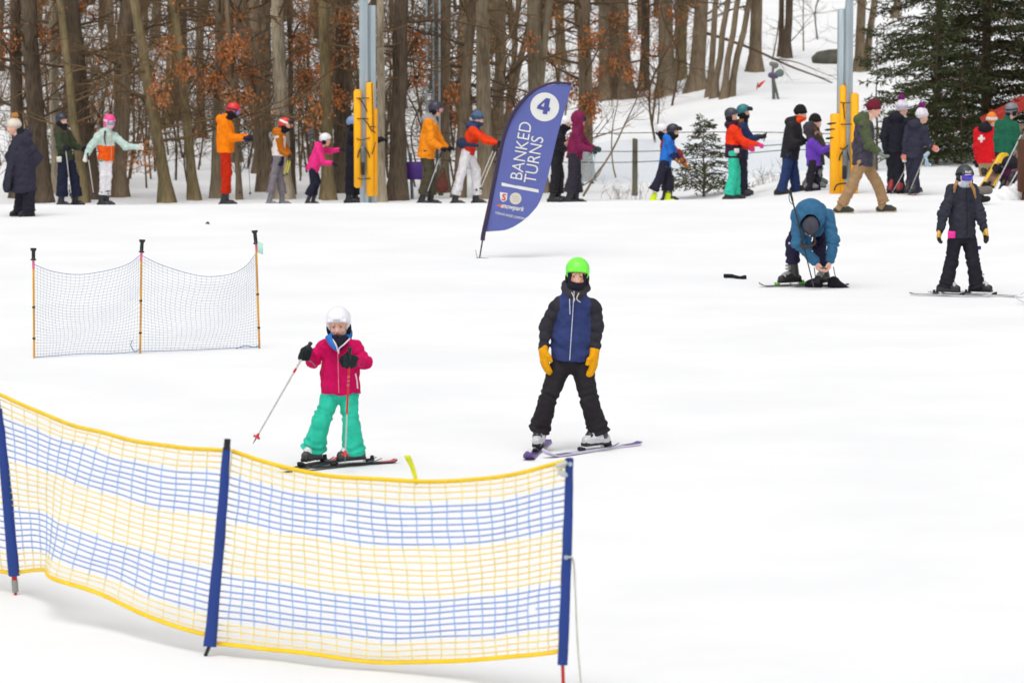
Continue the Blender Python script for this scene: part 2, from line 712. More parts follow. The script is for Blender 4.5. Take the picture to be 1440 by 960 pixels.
    for sd in 'RL':
        if sd in bare:
            w_, D, N = hands[sd]
            r3 = sdf_mesh(hand_prims(w_, D, N, bare[sd], st, 1.0, 1 if sd == 'R' else -1), o.get('hvx', .006), .008)
            Vs.append(r3[0]); Fs_.append(r3[1] + off); off += len(r3[0]); Ms.append(np.zeros(len(r3[1]), int))
    me = mesh_np('body', np.vstack(Vs), np.vstack(Fs_), [SKIN, o.get('cheek', SKIN), LIPS], np.concatenate(Ms))
    link('body', me, root)
    if fine < .008 and o.get('eyes', True):
        for sx in (-1, 1):
            sdf_obj('eye', root, [he('eye_w', (sx * .031, .086, .006), (.0125, .0115, .0062)), he('eye_d', (sx * .031, .0955, .005), (.0075, .0042, .0056))],
                    {'eye_w': pla(186, 160, 148, .4), 'eye_d': EYE_D}, .0028, 0)
            sdf_obj('eyebrow', root, [Cone('brow', hd(sx * .014, .098, .021), hd(sx * .046, .084, .024), .0042 * hs, .003 * hs)], {'brow': o.get('hair', HAIR_BROWN)}, .003, 0)
    # ---- jacket
    hemP = J((pelv[0], hem), (SC[1] + PE[1]) / 2)
    hemc = PE + up * float(np.dot(hemP - PE, up))
    twu, twl = o.get('twu', .150) * st * bulk, o.get('twl', .165) * st * bulk
    fl = o.get('flat', .72)
    jc = o['jc']; slc = o.get('sl', jc)
    ar = o.get('ar', 1.0) * .94 * st * bulk
    ring = o.get('ring', 0); sring = o.get('sring', ring)
    lowp = hemc - up * .12
    j = [Cone('torso', lowp, PE + up * .18 * st, twl, twl * .97, (Fs, fl), ring), Cone('torso', PE + up * .18 * st, SC - up * .13 * st, twl * .97, twu, (Fs, fl), ring),
         Cone('torso', shR - up * .02, shL - up * .02, .078 * ar, .078 * ar, (Fs, .95))]
    if o.get('flap'):
        for q in o['flap']:
            j.append(Cone('torso', J(q[0]), J(q[1]), q[2], q[3], (Fs, .4)))
    fo = o.get('fold', .012)
    for s_, e_, w_ in ((shR, eR, wR), (shL, eL, wL)):
        ww = w_ - unit(w_ - e_) * .02
        j += [Cone('sleeve', s_, e_, .076 * ar, .066 * ar, None, sring, 0 if sring else fo, 1.0), Cone('sleeve', e_, ww, .067 * ar, .052 * ar, None, sring, 0 if sring else fo, .1)]
    hoodm = o.get('hood')
    if o.get('collar', True):
        j.append(Cone('collar', NB - up * .05, NB + up * .035 * st + (NK - NB) * .15, .082 * st, .072 * st))
    if hoodm == 'down':
        j.append(Ell('hood', NB - Fs * .085 * st + up * .005, np.array((.125, .085, .085)) * st, np.array([Ls, Fs, up])))
        j.append(Cone('hood', NB - Ls * .085 * st - Fs * .02, NB - Ls * .03 * st + Fs * .085 * st - up * .05, .04 * st, .03 * st))
        j.append(Cone('hood', NB + Ls * .085 * st - Fs * .02, NB + Ls * .03 * st + Fs * .085 * st - up * .05, .04 * st, .03 * st))
    jg = []
    if hoodm == 'up':
        j += [he('hood', (0, -.025, .02), (.112, .135, .142)), Cone('hood', hd(0, -.02, -.06), NB, .095 * st, .1 * st)]
        jg = [Sub('', he('', (0, .11, -.01), (.066, .10, .088)))]
    fm = {'torso': jc, 'sleeve': slc, 'collar': o.get('cc', jc), 'hood': o.get('hoodc', jc)}
    bands = o.get('bands', [])              # (pixel y, material): torso below that line takes the material
    slb = o.get('slb')
    for i, (by, m_) in enumerate(bands):
        fm['band%d' % i] = m_
    if slb: fm['slb'] = slb[1]
    if o.get('front'): fm['front'] = o['front'][1]
    bt = [float(np.dot(J((pelv[0], by), 0) - PE, up)) for by, _ in bands]

    def over(fc, tags):
        tags = tags.copy()
        t = (fc - PE) @ up
        for i, tv in enumerate(bt):
            mk = (t < tv) & np.isin(tags, o.get('bandtags', ('torso',)) if not i else ('torso', 'band%d' % (i - 1)))
            tags[mk] = 'band%d' % i
        if slb:                             # forearms
            for e_, w_ in ((eR, wR), (eL, wL)):
                dd = (fc - (e_ * (1 - slb[0]) + w_ * slb[0])) @ unit(w_ - e_)
                tags[(tags == 'sleeve') & (dd > 0) & (np.linalg.norm(fc - w_, axis=1) < .4)] = 'slb'
        if o.get('front'):                  # open front showing what is worn under it
            q = fc - SC
            mk = (np.abs(q @ Ls - o['front'][2]) < o['front'][0]) & (q @ Fs > .02) & np.isin(tags, ('torso', 'collar'))
            tags[mk] = 'front'
        return tags
    sdf_obj('jacket', root, j, fm, vx, .035 * st, cuts=[Cut(hemc, up, ('torso',))], disp=wrinkle(o.get('wr', .0075), seed, o.get('wf', 42)), gaps=jg + ([Cut(hemc + up * .0, -up)] if False else []), over=over)
    if o.get('zip'):
        zb = MB()
        pts = []
        for t in np.linspace(.0, 1, 14):
            c = (hemc + up * .012) * (1 - t) + (SC + up * .015 * st) * t + Ls * o['zip'][1]
            r = (twl * (1 - t) + twu * t) * fl
            pts.append(c + Fs * (r + .012 + (.004 if t > .1 else 0)))
        zb.tube(pts, .0045, 6)
        zb.build('zipper', o['zip'][0], root, np.zeros(3))
    # ---- trousers
    pc = o['pc']
    pr = o.get('pr', 1.0) * .95 * st
    cuf = o.get('cuff', .0)
    p = [Cone('pants', PE + up * .10 * st, PE - np.array([0, 0, .02]), .115 * pr, .135 * pr, (Fv, .74))]
    for h_, k_, a_ in ((hipR, kR, aR), (hipL, kL, aL)):
        d_ = unit(a_ - k_)
        p += [Cone('pants', h_, k_, .098 * pr, .082 * pr, None, 0, .009, 1.0), Cone('pants', k_, a_ + d_ * .05, .082 * pr, o.get('bell', .092) * pr, None, 0, .010, .85)]
    pcuts = []
    for k_, a_ in ((kR, aR), (kL, aL)):
        pcuts.append(a_[2] - .0)
    zc = min(aR[2], aL[2])

    def pover(fc, tags):
        return tags
    gp = []
    for k_, a_ in ((kR, aR), (kL, aL)):
        gp.append(Inter('', Cut(a_ + np.array([0, 0, cuf]), unit(a_ - k_)), Ell('', a_, (.19 * st,) * 3)) if False else None)
    d_R, d_L = unit(kR - aR), unit(kL - aL)

    class LegCut:
        tags = None

        def __call__(s, P):
            nr = np.linalg.norm(P - aR, axis=1) < np.linalg.norm(P - aL, axis=1)
            cr = -((P - aR) @ d_R) + cuf
            cl = -((P - aL) @ d_L) + cuf
            return np.where(nr, cr, cl).astype(np.float32)
    sdf_obj('trousers', root, p, {'pants': pc}, vx, .03 * st, cuts=[LegCut()], disp=wrinkle(o.get('pwr', .008), seed + 5, 40))
    # ---- boots
    bc = o['bc']; bs = o.get('bs', 1.0) * st
    soles = o.get('sole', .045)
    for a_, k_, fy in ((aR, kR, o.get('fyR', yaw)), (aL, kL, o.get('fyL', yaw))):
        f_ = facing(fy); l_ = np.cross([0, 0, 1.0], f_)
        zg = gz(org[0] + a_[0], org[1] + a_[1]) - org[2] + soles
        if o.get('lift') and a_ is aR: zg += o['lift']
        g0 = np.array([a_[0], a_[1], zg])
        sh = o.get('shaft', .21)
        ps = [Cone('shell', g0 - f_ * .075 * bs + [0, 0, .045], g0 + f_ * .15 * bs + [0, 0, .045], .05 * bs, .045 * bs, (np.array([0, 0, 1.]), .95)),
              Cone('tongue', g0 - f_ * .03 * bs + [0, 0, .07], g0 + f_ * .10 * bs + [0, 0, .07], .055 * bs, .045 * bs),
              Cone('cuff', g0 - f_ * .03 * bs + [0, 0, .08], g0 - f_ * .015 * bs + [0, 0, .08] + unit(k_ - g0 + f_ * .05) * sh, .060 * bs, .058 * bs),
              Box('sole', g0 + f_ * .035 * bs + [0, 0, .012], np.array((.038, .155, .016)) * bs, np.array([l_, f_, [0, 0, 1.]]), .006)]
        if o.get('buckles'):
            for q, (ff, zz) in enumerate(((.12, .085), (.085, .115), (.062, .165), (.062, .205))):
                ps.append(Box('buckle', g0 + f_ * ff * bs + [0, 0, zz], np.array((.04, .011, .012)) * bs, np.array([l_, f_, [0, 0, 1.]]), .004))
            ps.append(Cone('buckle', g0 + f_ * .06 * bs + [0, 0, .105], g0 + f_ * .115 * bs + [0, 0, .088], .035 * bs, .03 * bs))
        bm = {'shell': bc, 'cuff': o.get('bc2', bc), 'sole': o.get('solec', BLACKP), 'tongue': o.get('tongue', bc), 'buckle': o.get('buckles', bc)}
        sdf_obj('boot', root, ps, bm, max(.006, vx * .6), .012, cuts=[Cut((0, 0, zg - .004), (0, 0, 1))])
    # ---- gloves
    for sd in 'RL':
        if sd in bare or sd in o.get('nohand', ''):
            continue
        w_, D, N = hands[sd]
        pose = o.get('pose' + sd, 'grip')
        hp = hand_prims(w_, D, N, pose, st * o.get('gs', 1.0), o.get('gf', 1.28), 1 if sd == 'R' else -1)
        fd_ = unit(w_ - (eR if sd == 'R' else eL))
        hp.append(Cone('cuffg', w_ - fd_ * .03 * st, w_ + D * .005 * st, .047 * st, .042 * st))
        gm = o['gc' + sd] if 'gc' + sd in o else o['gc']
        g2 = o.get('gc2', gm)
        sdf_obj('mitten' if pose == 'mitt' else 'glove', root, hp, {'palm': gm, 'finger': g2, 'thumb': gm, 'cuffg': o.get('gcuff', gm)}, o.get('gvx', .008), .012 if pose != 'mitt' else .02)
    # ---- headgear
    hk = o.get('hat')
    hv = fine
    if hk == 'helmet':
        hp = [he('shell', (0, -.012, .035), (.108, .130, .118))]
        cuts = [Cut(hd(0, .10, .050), np.array([0, -.46, 1.0]) @ A, ('shell',))]
        hp += [he('pad', (-.082, -.012, -.04), (.026, .052, .062)), he('pad', (.082, -.012, -.04), (.026, .052, .062)), he('pad', (0, -.088, -.05), (.06, .03, .045)),
               Cone('shell', hd(-.07, .088, .055), hd(.07, .088, .055), .012 * hs, .012 * hs)]
        gp = []
        if fine < .008 and o.get('vents'):
            for sx in (-1, 1):
                gp.append(Cone('', hd(sx * .055, .088, .078), hd(sx * .085, .062, .075), .0045 * hs, .0045 * hs))
        hm = {'shell': o['hc'], 'pad': o.get('padc', BLACK)}
        ov = None
        if o.get('hband'):
            hm['band'] = o['hband']

            def ov(fc, tags):
                tags = tags.copy()
                u = (fc - HC) @ A[2] / hs + .25 * ((fc - HC) @ A[1] / hs)
                tags[(tags == 'shell') & (u > .045) & (u < .082)] = 'band'
                return tags
        sdf_obj('helmet', root, hp, hm, hv, .006, cuts=cuts, gaps=gp, over=ov)
    elif hk in ('beanie', 'cap'):
        ny = o.get('beanie_h', .118)
        hp = [he('knit', (0, -.015, .05), (.094, .113, ny)), Inter('cuff', he('', (0, -.013, .035), (.104, .122, .13)), Box('', hd(0, -.01, .042), np.array((.13, .15, .026)) * hs, A @ np.eye(3), .01))]
        cuts = [Cut(hd(0, .1, .022), np.array([0, -.28, 1.0]) @ A)]

        def rib(P):
            q = (P - HC.astype(np.float32)) @ A.T.astype(np.float32)
            return .0022 * np.sin(np.arctan2(q[:, 0], q[:, 1]) * 34)
        sdf_obj('beanie', root, hp, {'knit': o['hc'], 'cuff': o.get('hc2', o['hc'])}, hv, .006, cuts=cuts, disp=rib)
        if o.get('pom'):
            w = wrinkle(.012, seed, 90)
            sdf_obj('pompom', root, [he('pom', (0, -.03, .05 + ny + .028), (.05, .05, .046))], {'pom': o['pom']}, .008, 0, disp=w)
    if o.get('gog'):
        fr, ln = o['gog']
        gp = [Inter('frame', he('', (0, 0, .008), (.092, .124, .105)), Box('', hd(0, .095, .008), np.array((.088, .055, .050)) * hs, A, .025)),
              Inter('lens', he('', (0, 0, .008), (.096, .131, .11)), Box('', hd(0, .10, .008), np.array((.074, .055, .036)) * hs, A, .02))]
        if hk == 'helmet':
            gp.append(Inter('strap', he('', (0, -.012, .033), (.1125, .135, .118)), Box('', hd(0, -.03, .03), np.array((.13, .115, .017)) * hs, head_axes(hyaw, hpitch - 12, hroll), .004)))
        sdf_obj('goggles', root, gp, {'frame': fr, 'lens': ln, 'strap': o.get('strap', fr)}, min(hv, .008), .004)
    if o.get('gogup'):                       # goggles pushed up on the helmet
        fr, ln = o['gogup']
        gp = [Inter('frame', he('', (0, .012, .05), (.108, .146, .12)), Box('', hd(0, .11, .075), np.array((.085, .06, .038)) * hs, A, .02)),
              Inter('lens', he('', (0, .012, .05), (.112, .152, .125)), Box('', hd(0, .12, .075), np.array((.07, .06, .026)) * hs, A, .015))]
        sdf_obj('goggles', root, gp, {'frame': fr, 'lens': ln}, hv, .004)
    if o.get('gaiter'):
        gp = [he('g', (0, .024, -.068), (.077, .088, .062)), Cone('g', hd(0, -.005, -.08), NB + Fs * .01, .073 * hs, .082 * hs)]
        if o.get('balaclava'):
            gp += [Sub('g', he('', (0, -.004, -.01), (.089, .106, .118)), he('', (0, .10, -.012), (.062, .085, .058)))]
            gp[0] = he('g', (0, .03, -.085), (.074, .082, .052))
        sdf_obj('neck_gaiter', root, gp, {'g': o['gaiter']}, hv, .02, disp=wrinkle(.003, seed + 9, 40))
    if o.get('mask'):
        sdf_obj('face_mask', root, [he('g', (0, .028, -.06), (.071, .09, .052))], {'g': o['mask']}, hv, .01)
    for hz in o.get('hairs', ()):            # locks, braids and tails: pixel polylines with radius
        mb = MB()
        P = spline([J(q, q[2] if len(q) > 2 else 0) for q in hz[0]], 16)
        rr = np.interp(np.linspace(0, 1, 16), np.linspace(0, 1, len(hz[1])), hz[1])
        if hz[2]:
            rr = rr * (1 + .22 * np.abs(np.sin(np.linspace(0, 1, 16) * PI * hz[2])))
        mb.tube(P, rr, 8)
        mb.build(hz[4] if len(hz) > 4 else 'hair', hz[3], root, np.zeros(3))
    if o.get('bangs'):
        sdf_obj('hair', root, [Cone('h', hd(x, .088 - abs(x) * .35, .045), hd(x * 1.12 + .006, .094 - abs(x) * .5, .022), .012 * hs, .005 * hs) for x in (-.05, -.03, -.01, .012, .035, .055)], {'h': o['bangs']}, fine * .7, .004)
    info = dict(root=root, org=org, J=J, wR=wR, wL=wL, eR=eR, eL=eL, aR=aR, aL=aL, A=A, hd=hd, SC=SC, PE=PE, up=up, Ls=Ls, Fs=Fs, hands=hands, st=st, twu=twu, twl=twl, fl=fl, hemc=hemc, shR=shR, shL=shL, hs=hs)
    return info


def patch(info, name, m, p, half, n=None, rnd=.003):
    """a small sewn-on or clipped piece: centre in local metres"""
    n = info['Fs'] if n is None else n
    l = unit(np.cross([0, 0, 1.0], n)); u = np.cross(n, l)
    mb = MB().box(p, half, 0, np.array([l, n, u]).T, rnd)
    return mb.build(name, m, info['root'], np.zeros(3))


# ------------------------------------------------------------------ skis, poles, board
def ski(label, centre, yaw, length, m_top, m_tip, m_edge, group, bind=BLACKP, wid=.042, pitch=0.0, brake=True, tilt=0.0, tail_only=False):
    """centre on the snow in world metres; yaw as for people (tip direction)"""
    root = thing('ski', centre, label, 'ski', group)
    f = facing(yaw) * math.cos(pitch) + np.array([0, 0, math.sin(pitch)])
    l = np.cross([0, 0, 1.0], facing(yaw)) * math.cos(tilt) + np.array([0, 0, math.sin(tilt)])
    u = np.cross(l, f) * -1
    if u[2] < 0: u = -u
    n = 30
    V, F, M = [], [], []
    for i in range(n):
        t = i / (n - 1)
        s = (t - .47) * length
        w = wid * (.80 + .45 * abs(t - .45) ** 1.3 * 1.8)
        if t > .93: w *= math.sqrt(max(0.02, 1 - ((t - .93) / .0715) ** 2))
        if t < .03: w *= .75 + 8 * t
        z = .006
        if t > .86: z += .085 * ((t - .86) / .14) ** 2 * (length / 1.5)
        if t < .05: z += .015 * ((.05 - t) / .05) ** 2
        th = .011 + .008 * math.exp(-((t - .47) / .2) ** 2)
        for (a, b_) in ((-w, 0), (-w * .92, th), (w * .92, th), (w, 0)):
            V.append(f * s + l * a + u * (z + b_))
    for i in range(n - 1):
        for q in range(4):
            F.append([i * 4 + q, i * 4 + (q + 1) % 4, i * 4 + 4 + (q + 1) % 4, i * 4 + 4 + q])
            t = i / (n - 1)
            M.append(0 if (q == 1 and (.15 < t < .72 or (tail_only and t >= .72))) else (1 if q == 1 else 2))
    F += [[0, 1, 2, 3], [(n - 1) * 4 + q for q in range(4)]]
    M += [2, 2]
    me = mesh_np('ski_body', np.array(V), np.array(F), [m_top, m_tip, m_edge], M, False)
    link('ski_body', me, root)
    rot = np.array([l, f, u]).T
    mb = MB().box(f * .165 + u * .033, (wid * .62, .030, .012), 0, rot, .007).box(f * .185 + u * .045, (wid * .46, .016, .009), 0, rot, .005)
    mb.build('toe_piece', bind, root, np.zeros(3))
    mb = MB().box(-f * .165 + u * .036, (wid * .58, .034, .015), 0, rot, .008).box(-f * .185 + u * .058, (wid * .38, .013, .016), 0, rot, .005)
    mb.build('heel_piece', bind, root, np.zeros(3))
    if brake:
        mb = MB()
        for sx in (-1, 1):
            mb.tube([-f * .12 + l * sx * wid * .9 + u * .03, -f * .2 + l * sx * wid * 1.1 + u * .035, -f * .25 + l * sx * wid * 1.15 + u * .05], .004, 6)
        mb.build('ski_brake', STEEL_D, root, np.zeros(3))
    return root


def pole(label, top, tip, m_shaft, group=None, m_grip=BLACKP, m_basket=None, bands=(), strap=True, bend=0.0, r=.0075, cat='ski pole'):
    top, tip = np.asarray(top, float), np.asarray(tip, float)
    root = thing('ski_pole', tip, label, cat, group)
    d = unit(top - tip); L = np.linalg.norm(top - tip)
    MB().tube([tip + d * (.05), tip + d * (L - .12)], [r * .75, r], 8).build('shaft', m_shaft, root)
    MB().tube([tip, tip + d * .05], [.002, r * .7], 6).build('tip', STEEL_D, root)
    MB().tube([tip + d * (L - .13), tip + d * (L - .10), tip + d * (L - .03), tip + d * (L - .012), tip + d * L], [r * 1.3, .014, .0155, .019, .014], 8).build('grip', m_grip, root)
    bm = MB()
    bm.tube([tip + d * .055, tip + d * .07, tip + d * .075, tip + d * .095], [.03, .028, .012, .009], 10)
    bm.build('basket', m_basket or m_grip, root)
    for i, (t0, t1, m) in enumerate(bands):
        MB().tube([tip + d * L * t0, tip + d * L * t1], r * 1.12, 8).build('band', m, root)
    if strap:
        s = unit(np.cross(d, [0.3, 1, 0]))
        p = tip + d * (L - .015)
        MB().tube(spline([p, p + s * .03 - d * .05, p + s * .035 - d * .12, p + s * .01 - d * .15, p - d * .02], 14), .0045, 4).build('strap', BLACK, root)
    return root
# ------------------------------------------------------------------ daylight
SUN_EL, SUN_AZ = 68, 200
world = bpy.data.worlds.new('World')
sc.world = world
world.use_nodes = True
wn = world.node_tree
bg = wn.nodes['Background']
sky = wn.nodes.new('ShaderNodeTexSky')
sky.sky_type = 'NISHITA'
sky.sun_disc = False
sky.sun_elevation = R(SUN_EL)
sky.sun_rotation = R(SUN_AZ)
sky.dust_density = 6.0
sky.air_density = 1.0
hs_ = wn.nodes.new('ShaderNodeHueSaturation')
hs_.inputs['Saturation'].default_value = 0.10          # thin cloud: the sky's blue is washed out
wn.links.new(sky.outputs[0], hs_.inputs['Color'])
wn.links.new(hs_.outputs[0], bg.inputs['Color'])
bg.inputs['Strength'].default_value = 0.15
sun = bpy.data.lights.new('sun', 'SUN')
suno = bpy.data.objects.new('sun', sun)
COL.objects.link(suno)
sun.energy = 0.5
sun.angle = R(120)
sun.color = (1.0, .965, .92)
# NISHITA: rotation 0 puts the sun at +Y, turning clockwise
sd = Vector((math.sin(R(SUN_AZ)) * math.cos(R(SUN_EL)), math.cos(R(SUN_AZ)) * math.cos(R(SUN_EL)), math.sin(R(SUN_EL))))
suno.rotation_euler = sd.to_track_quat('Z', 'Y').to_euler()
sc.view_settings.view_transform = 'Standard'
sc.view_settings.look = 'None'
sc.view_settings.gamma = 1
sc.view_settings.exposure = EXPOSURE
sc.cycles.use_denoising = True
sc.cycles.max_bounces = 6
sc.cycles.transparent_max_bounces = 16

# ------------------------------------------------------------------ snow
def snow_material():
    m = bpy.data.materials.new('snow')
    m.use_nodes = True
    nt = m.node_tree
    b = nt.nodes['Principled BSDF']
    tc = nt.nodes.new('ShaderNodeTexCoord')

    def noise(sca, det, stretch=(1, 1, 1)):
        mp = nt.nodes.new('ShaderNodeMapping')
        mp.inputs['Scale'].default_value = stretch
        n = nt.nodes.new('ShaderNodeTexNoise')
        n.inputs['Scale'].default_value = sca
        n.inputs['Detail'].default_value = det
        nt.links.new(tc.outputs['Object'], mp.inputs[0])
        nt.links.new(mp.outputs[0], n.inputs['Vector'])
        return n.outputs['Fac']
    a = noise(.5, 5)
    r = nt.nodes.new('ShaderNodeValToRGB')
    r.color_ramp.elements[0].position = .35
    r.color_ramp.elements[0].color = (.835, .842, .852, 1)
    r.color_ramp.elements[1].position = .65
    r.color_ramp.elements[1].color = (.885, .89, .895, 1)
    nt.links.new(a, r.inputs[0])
    nt.links.new(r.outputs[0], b.inputs['Base Color'])
    b.inputs['Roughness'].default_value = .75
    b.inputs['Specular IOR Level'].default_value = .2
    prev = None
    for f, st, di in ((noise(2.2, 5), .25, .03), (noise(14, 5), .25, .008), (noise(3.0, 3, (.5, 2.0, 1)), .08, .010)):
        bp = nt.nodes.new('ShaderNodeBump')
        bp.inputs['Strength'].default_value = st
        bp.inputs['Distance'].default_value = di
        nt.links.new(f, bp.inputs['Height'])
        if prev is not None:
            nt.links.new(prev, bp.inputs['Normal'])
        prev = bp.outputs[0]
    nt.links.new(prev, b.inputs['Normal'])
    return m


SNOW = snow_material()
ys = np.concatenate([np.arange(2, 16, 1.0), np.arange(16, 92, .4), np.arange(92, 175, 1.5), np.arange(175, 300, 12), np.arange(300, 1500, 80)])
xs_ = np.concatenate([np.arange(-700, -60, 60), np.arange(-60, -16, 3), np.arange(-16, 16, .45), np.arange(16, 60, 3), np.arange(60, 701, 60)])
X, Yg = np.meshgrid(xs_, ys)
Zg = ground_z(X, Yg)
rs = np.random.RandomState(4)
Zg = Zg + rs.normal(size=Zg.shape) * .004 * (Yg < 92)
V = np.stack([X, Yg, Zg], -1).reshape(-1, 3)
nxg = len(xs_)
ii, jj = np.meshgrid(np.arange(len(ys) - 1), np.arange(nxg - 1), indexing='ij')
F = np.stack([ii * nxg + jj, ii * nxg + jj + 1, (ii + 1) * nxg + jj + 1, (ii + 1) * nxg + jj], -1).reshape(-1, 4)
so = link('ground', mesh_np('ground', V, F, [SNOW]))
tag(so, kind='structure')
so['label'] = 'bright white groomed snow slope'

# ------------------------------------------------------------------ striped net fence beside the run
NYEL = mat('net_yellow', C(252, 208, 30, 1.0), rough=.5, var=.08, bump=.1)
NYEL_R = mat('net_yellow_row', C(254, 222, 124, 1.0), rough=.5, var=.06, bump=.1)
NYEL_P = mat('net_yellow_thin', C(255, 236, 160, 1.0), rough=.5, var=.08, bump=.1)
NBLU = mat('net_blue', C(120, 152, 220, 1.0), rough=.5, var=.08, bump=.1)
NBLU_P = mat('net_blue_thin', C(168, 200, 250, 1.0), rough=.5, var=.08, bump=.1)
SLEEVE = mat('blue_sleeve', C(34, 66, 146), rough=.6, var=.12, scale=8, bump=.35, bscale=25, stretch=(1, 1, .3))
REDP = pla(190, 36, 30, .4)
GREYP = pla(150, 150, 148, .5)
fence = thing('safety_net', G(289, 920), 'striped yellow and blue safety net on blue sleeved posts beside the girl in pink', 'safety net')
forg = np.array(fence.location)
gA, gB, gC = G(22, 836), G(289, 921), G(793, 985)
YA, YB, YC = gA[1], gB[1], gC[1]


def fpanel(top, bot, Y0, Y1, bow):
    """top / bottom edge pixel polylines -> grid function (u along, v down)"""
    tp, bt = spline(top, 201), spline(bot, 201)

    def f(u, v):
        a = min(199, int(u * 200)); w = u * 200 - a
        tx, ty = tp[a] * (1 - w) + tp[a + 1] * w
        bx, by = bt[a] * (1 - w) + bt[a + 1] * w
        x, y = tx * (1 - v) + bx * v, ty * (1 - v) + by * v
        # slack: rows sag a little, wander and bulge
        e = math.sin(PI * u) ** .5 if 0 < u < 1 else 0.0
        y = y + e * (1.3 * math.sin(u * 9 + v * 5) + .8 * math.sin(u * 23 + v * 11))
        x = x + e * 1.5 * math.sin(v * 8 + u * 5)
        Y = Y0 * (1 - u) + Y1 * u + .07 * max(0, 1 - min(u, 1 - u) / .06) + bow * math.sin(PI * u) * (.6 + .4 * v) + e * .03 * math.sin(u * 12 + v * 7)
        return W(x, y, Y)
    return f


def build_net(name, f, ncol, parent, seed, torn=()):
    rng = random.Random(seed)
    rows = []
    for i in range(4): rows.append(0)
    for i in range(7): rows.append(1)
    for i in range(8): rows.append(0)
    for i in range(7): rows.append(1)
    for i in range(4): rows.append(0)
    n = len(rows)
    mb = MB()
    us = np.linspace(0, 1, 70)
    jit = [[rng.uniform(-.12, .12) / n for _ in range(8)] for _ in range(n + 1)]
    for i in range(n):
        v = i / (n - 1)
        if i in (0, n - 1):
            P = np.array([f(u, v) for u in us])
            mb.tube(P, .0098, 6, 0)
            mb.tube(P + np.array([0, .004, -.010 if i == 0 else .010]), .0076, 6, 0)
            continue
        P = []
        for u in us:
            k = u * 6.999; a = int(k); w = k - a
            P.append(f(u, v + jit[i][a] * (1 - w) + jit[i][a + 1] * w if 0 < u < 1 else v))
        P = np.array(P)
        cut = [t for t in torn if t[2] == i]
        if cut:
            a, b = cut[0][0], cut[0][1]
            P1, P2 = P[us < a], P[us > b]
            if len(P1) > 1: mb.tube(P1, .0042, 4, 2 if rows[i] else 1)
            if len(P2) > 1: mb.tube(P2, .0042, 4, 2 if rows[i] else 1)
        else:
            mb.tube(P,  .0044, 4, 2 if rows[i] else 1)
    for c in range(ncol + 1):
        u = c / ncol
        last = None
        segs = []
        for i in range(n - 1):
            if any(t[0] < u < t[1] and i in (t[2] - 1, t[2]) for t in torn):
                continue
            du = .0016 * math.sin(i * .9 + c)
            mb.tube([f(min(1, max(0, u + du)), i / (n - 1)), f(min(1, max(0, u + .0016 * math.sin((i + 1) * .9 + c))), (i + 1) / (n - 1))], .0036, 4, 4 if (rows[i] and rows[i + 1]) or (rows[i] + rows[i + 1] and rng.random() < .5) else 3, cap=False)
    return mb.build(name, [NYEL, NYEL_R, NBLU, NYEL_P, NBLU_P], parent)


fA = fpanel([(-4, 552), (100, 596), (200, 621), (314, 632)], [(24, 806), (60, 801), (75, 812), (150, 840), (220, 872), (292, 893)], YA, YB, -.12)
build_net('net_panel', fA, 17, fence, 1)
fB = fpanel([(326, 633), (420, 660), (540, 675), (680, 672), (797, 647)], [(300, 905), (420, 917), (560, 932), (690, 927), (785, 916)], YB, YC, .10)
build_net('net_panel', fB, 26, fence, 2, torn=((.352, .380, 7), (.885, .91, 22)))
fD = fpanel([(-260, 470), (-130, 510), (-4, 552)], [(-230, 760), (-100, 790), (24, 806)], YA + 1.6, YA, 0)
build_net('net_panel', fD, 12, fence, 3)


def fpost(parent, top, bot, gp, Yp, wtop, wbot, low, cap):
    """cloth sleeve round a pole; pixels"""
    p = thing('post', (0, 0, 0), None, None)
    p.parent = parent
    p.matrix_parent_inverse = Matrix.Identity(4)
    o0 = np.array(parent.location)
    A_, B_ = W(*top, Yp), W(*bot, Yp)
    mb = MB()
    P = spline([A_, A_ * .6 + B_ * .4 + [.004, 0, 0], B_], 12)
    rr = np.linspace(wtop, wbot, 12)
    mb.tube(P, rr, 12)
    V, F, M = mb.arrays()
    V = V.copy()
    V[:, 1] = Yp + (V[:, 1] - Yp) * .55
    rs = np.random.RandomState(int(top[0]) + 9)
    V += rs.normal(size=V.shape) * .0015
    me = mesh_np('sleeve', V - o0, F, [SLEEVE], None)
    link('sleeve', me, p)
    d = unit(A_ - B_)
    e = gp
    for nm, m_, a, b, r in low:
        MB().tube([B_ * (1 - a) + e * a + d * .01 * (a == 0), B_ * (1 - b) + e * b], r, 8).build(nm, m_, p, o0)
    for nm, m_, a, b, r in cap:
        MB().tube([A_ + d * a, A_ + d * b], r, 8).build(nm, m_, p, o0)
    return p


fpost(fence, (-3, 575), (20, 809), gA, YA, .028, .037, [('spike_collar', REDP, 0, .22, .018), ('spike', GREYP, .22, .85, .021), ('spike_tip', REDP, .85, 1.0, .010)], [('pole_top', BLACKP, 0, .06, .018)])
fpost(fence, (319, 629), (295, 908), gB, YB, .023, .036, [('spike', BLACKP, 0, 1.05, .011)], [('pole_top', BLACKP, -.01, .05, .019)])
fpost(fence, (801, 645), (791, 934), gC, YC, .022, .029, [('spike', REDP, 0, 1.05, .010)], [('pole_top', SLEEVE, -.01, .006, .018)])
gr = MB()
for q in ((802, 652), (796, 783)):
    c = W(*q, YC - .05)
    gr.tube([c, c + [0, -.012, 0]], .012, 10)
gr.build('grommet', STEEL, fence)
rt = MB()
P = spline([W(797, 783, YC - .03), W(806, 787, YC), W(809, 830, YC), W(812, 900, YC), W(817, 960, YC), W(820, 985, YC)], 30)
tag(rt.tube(P, .006, 6).build('cord', mat('white_cord', C(214, 212, 200), rough=.8), None, P[-1]), 'thin white cord hanging from the blue post beside the snow', 'cord')
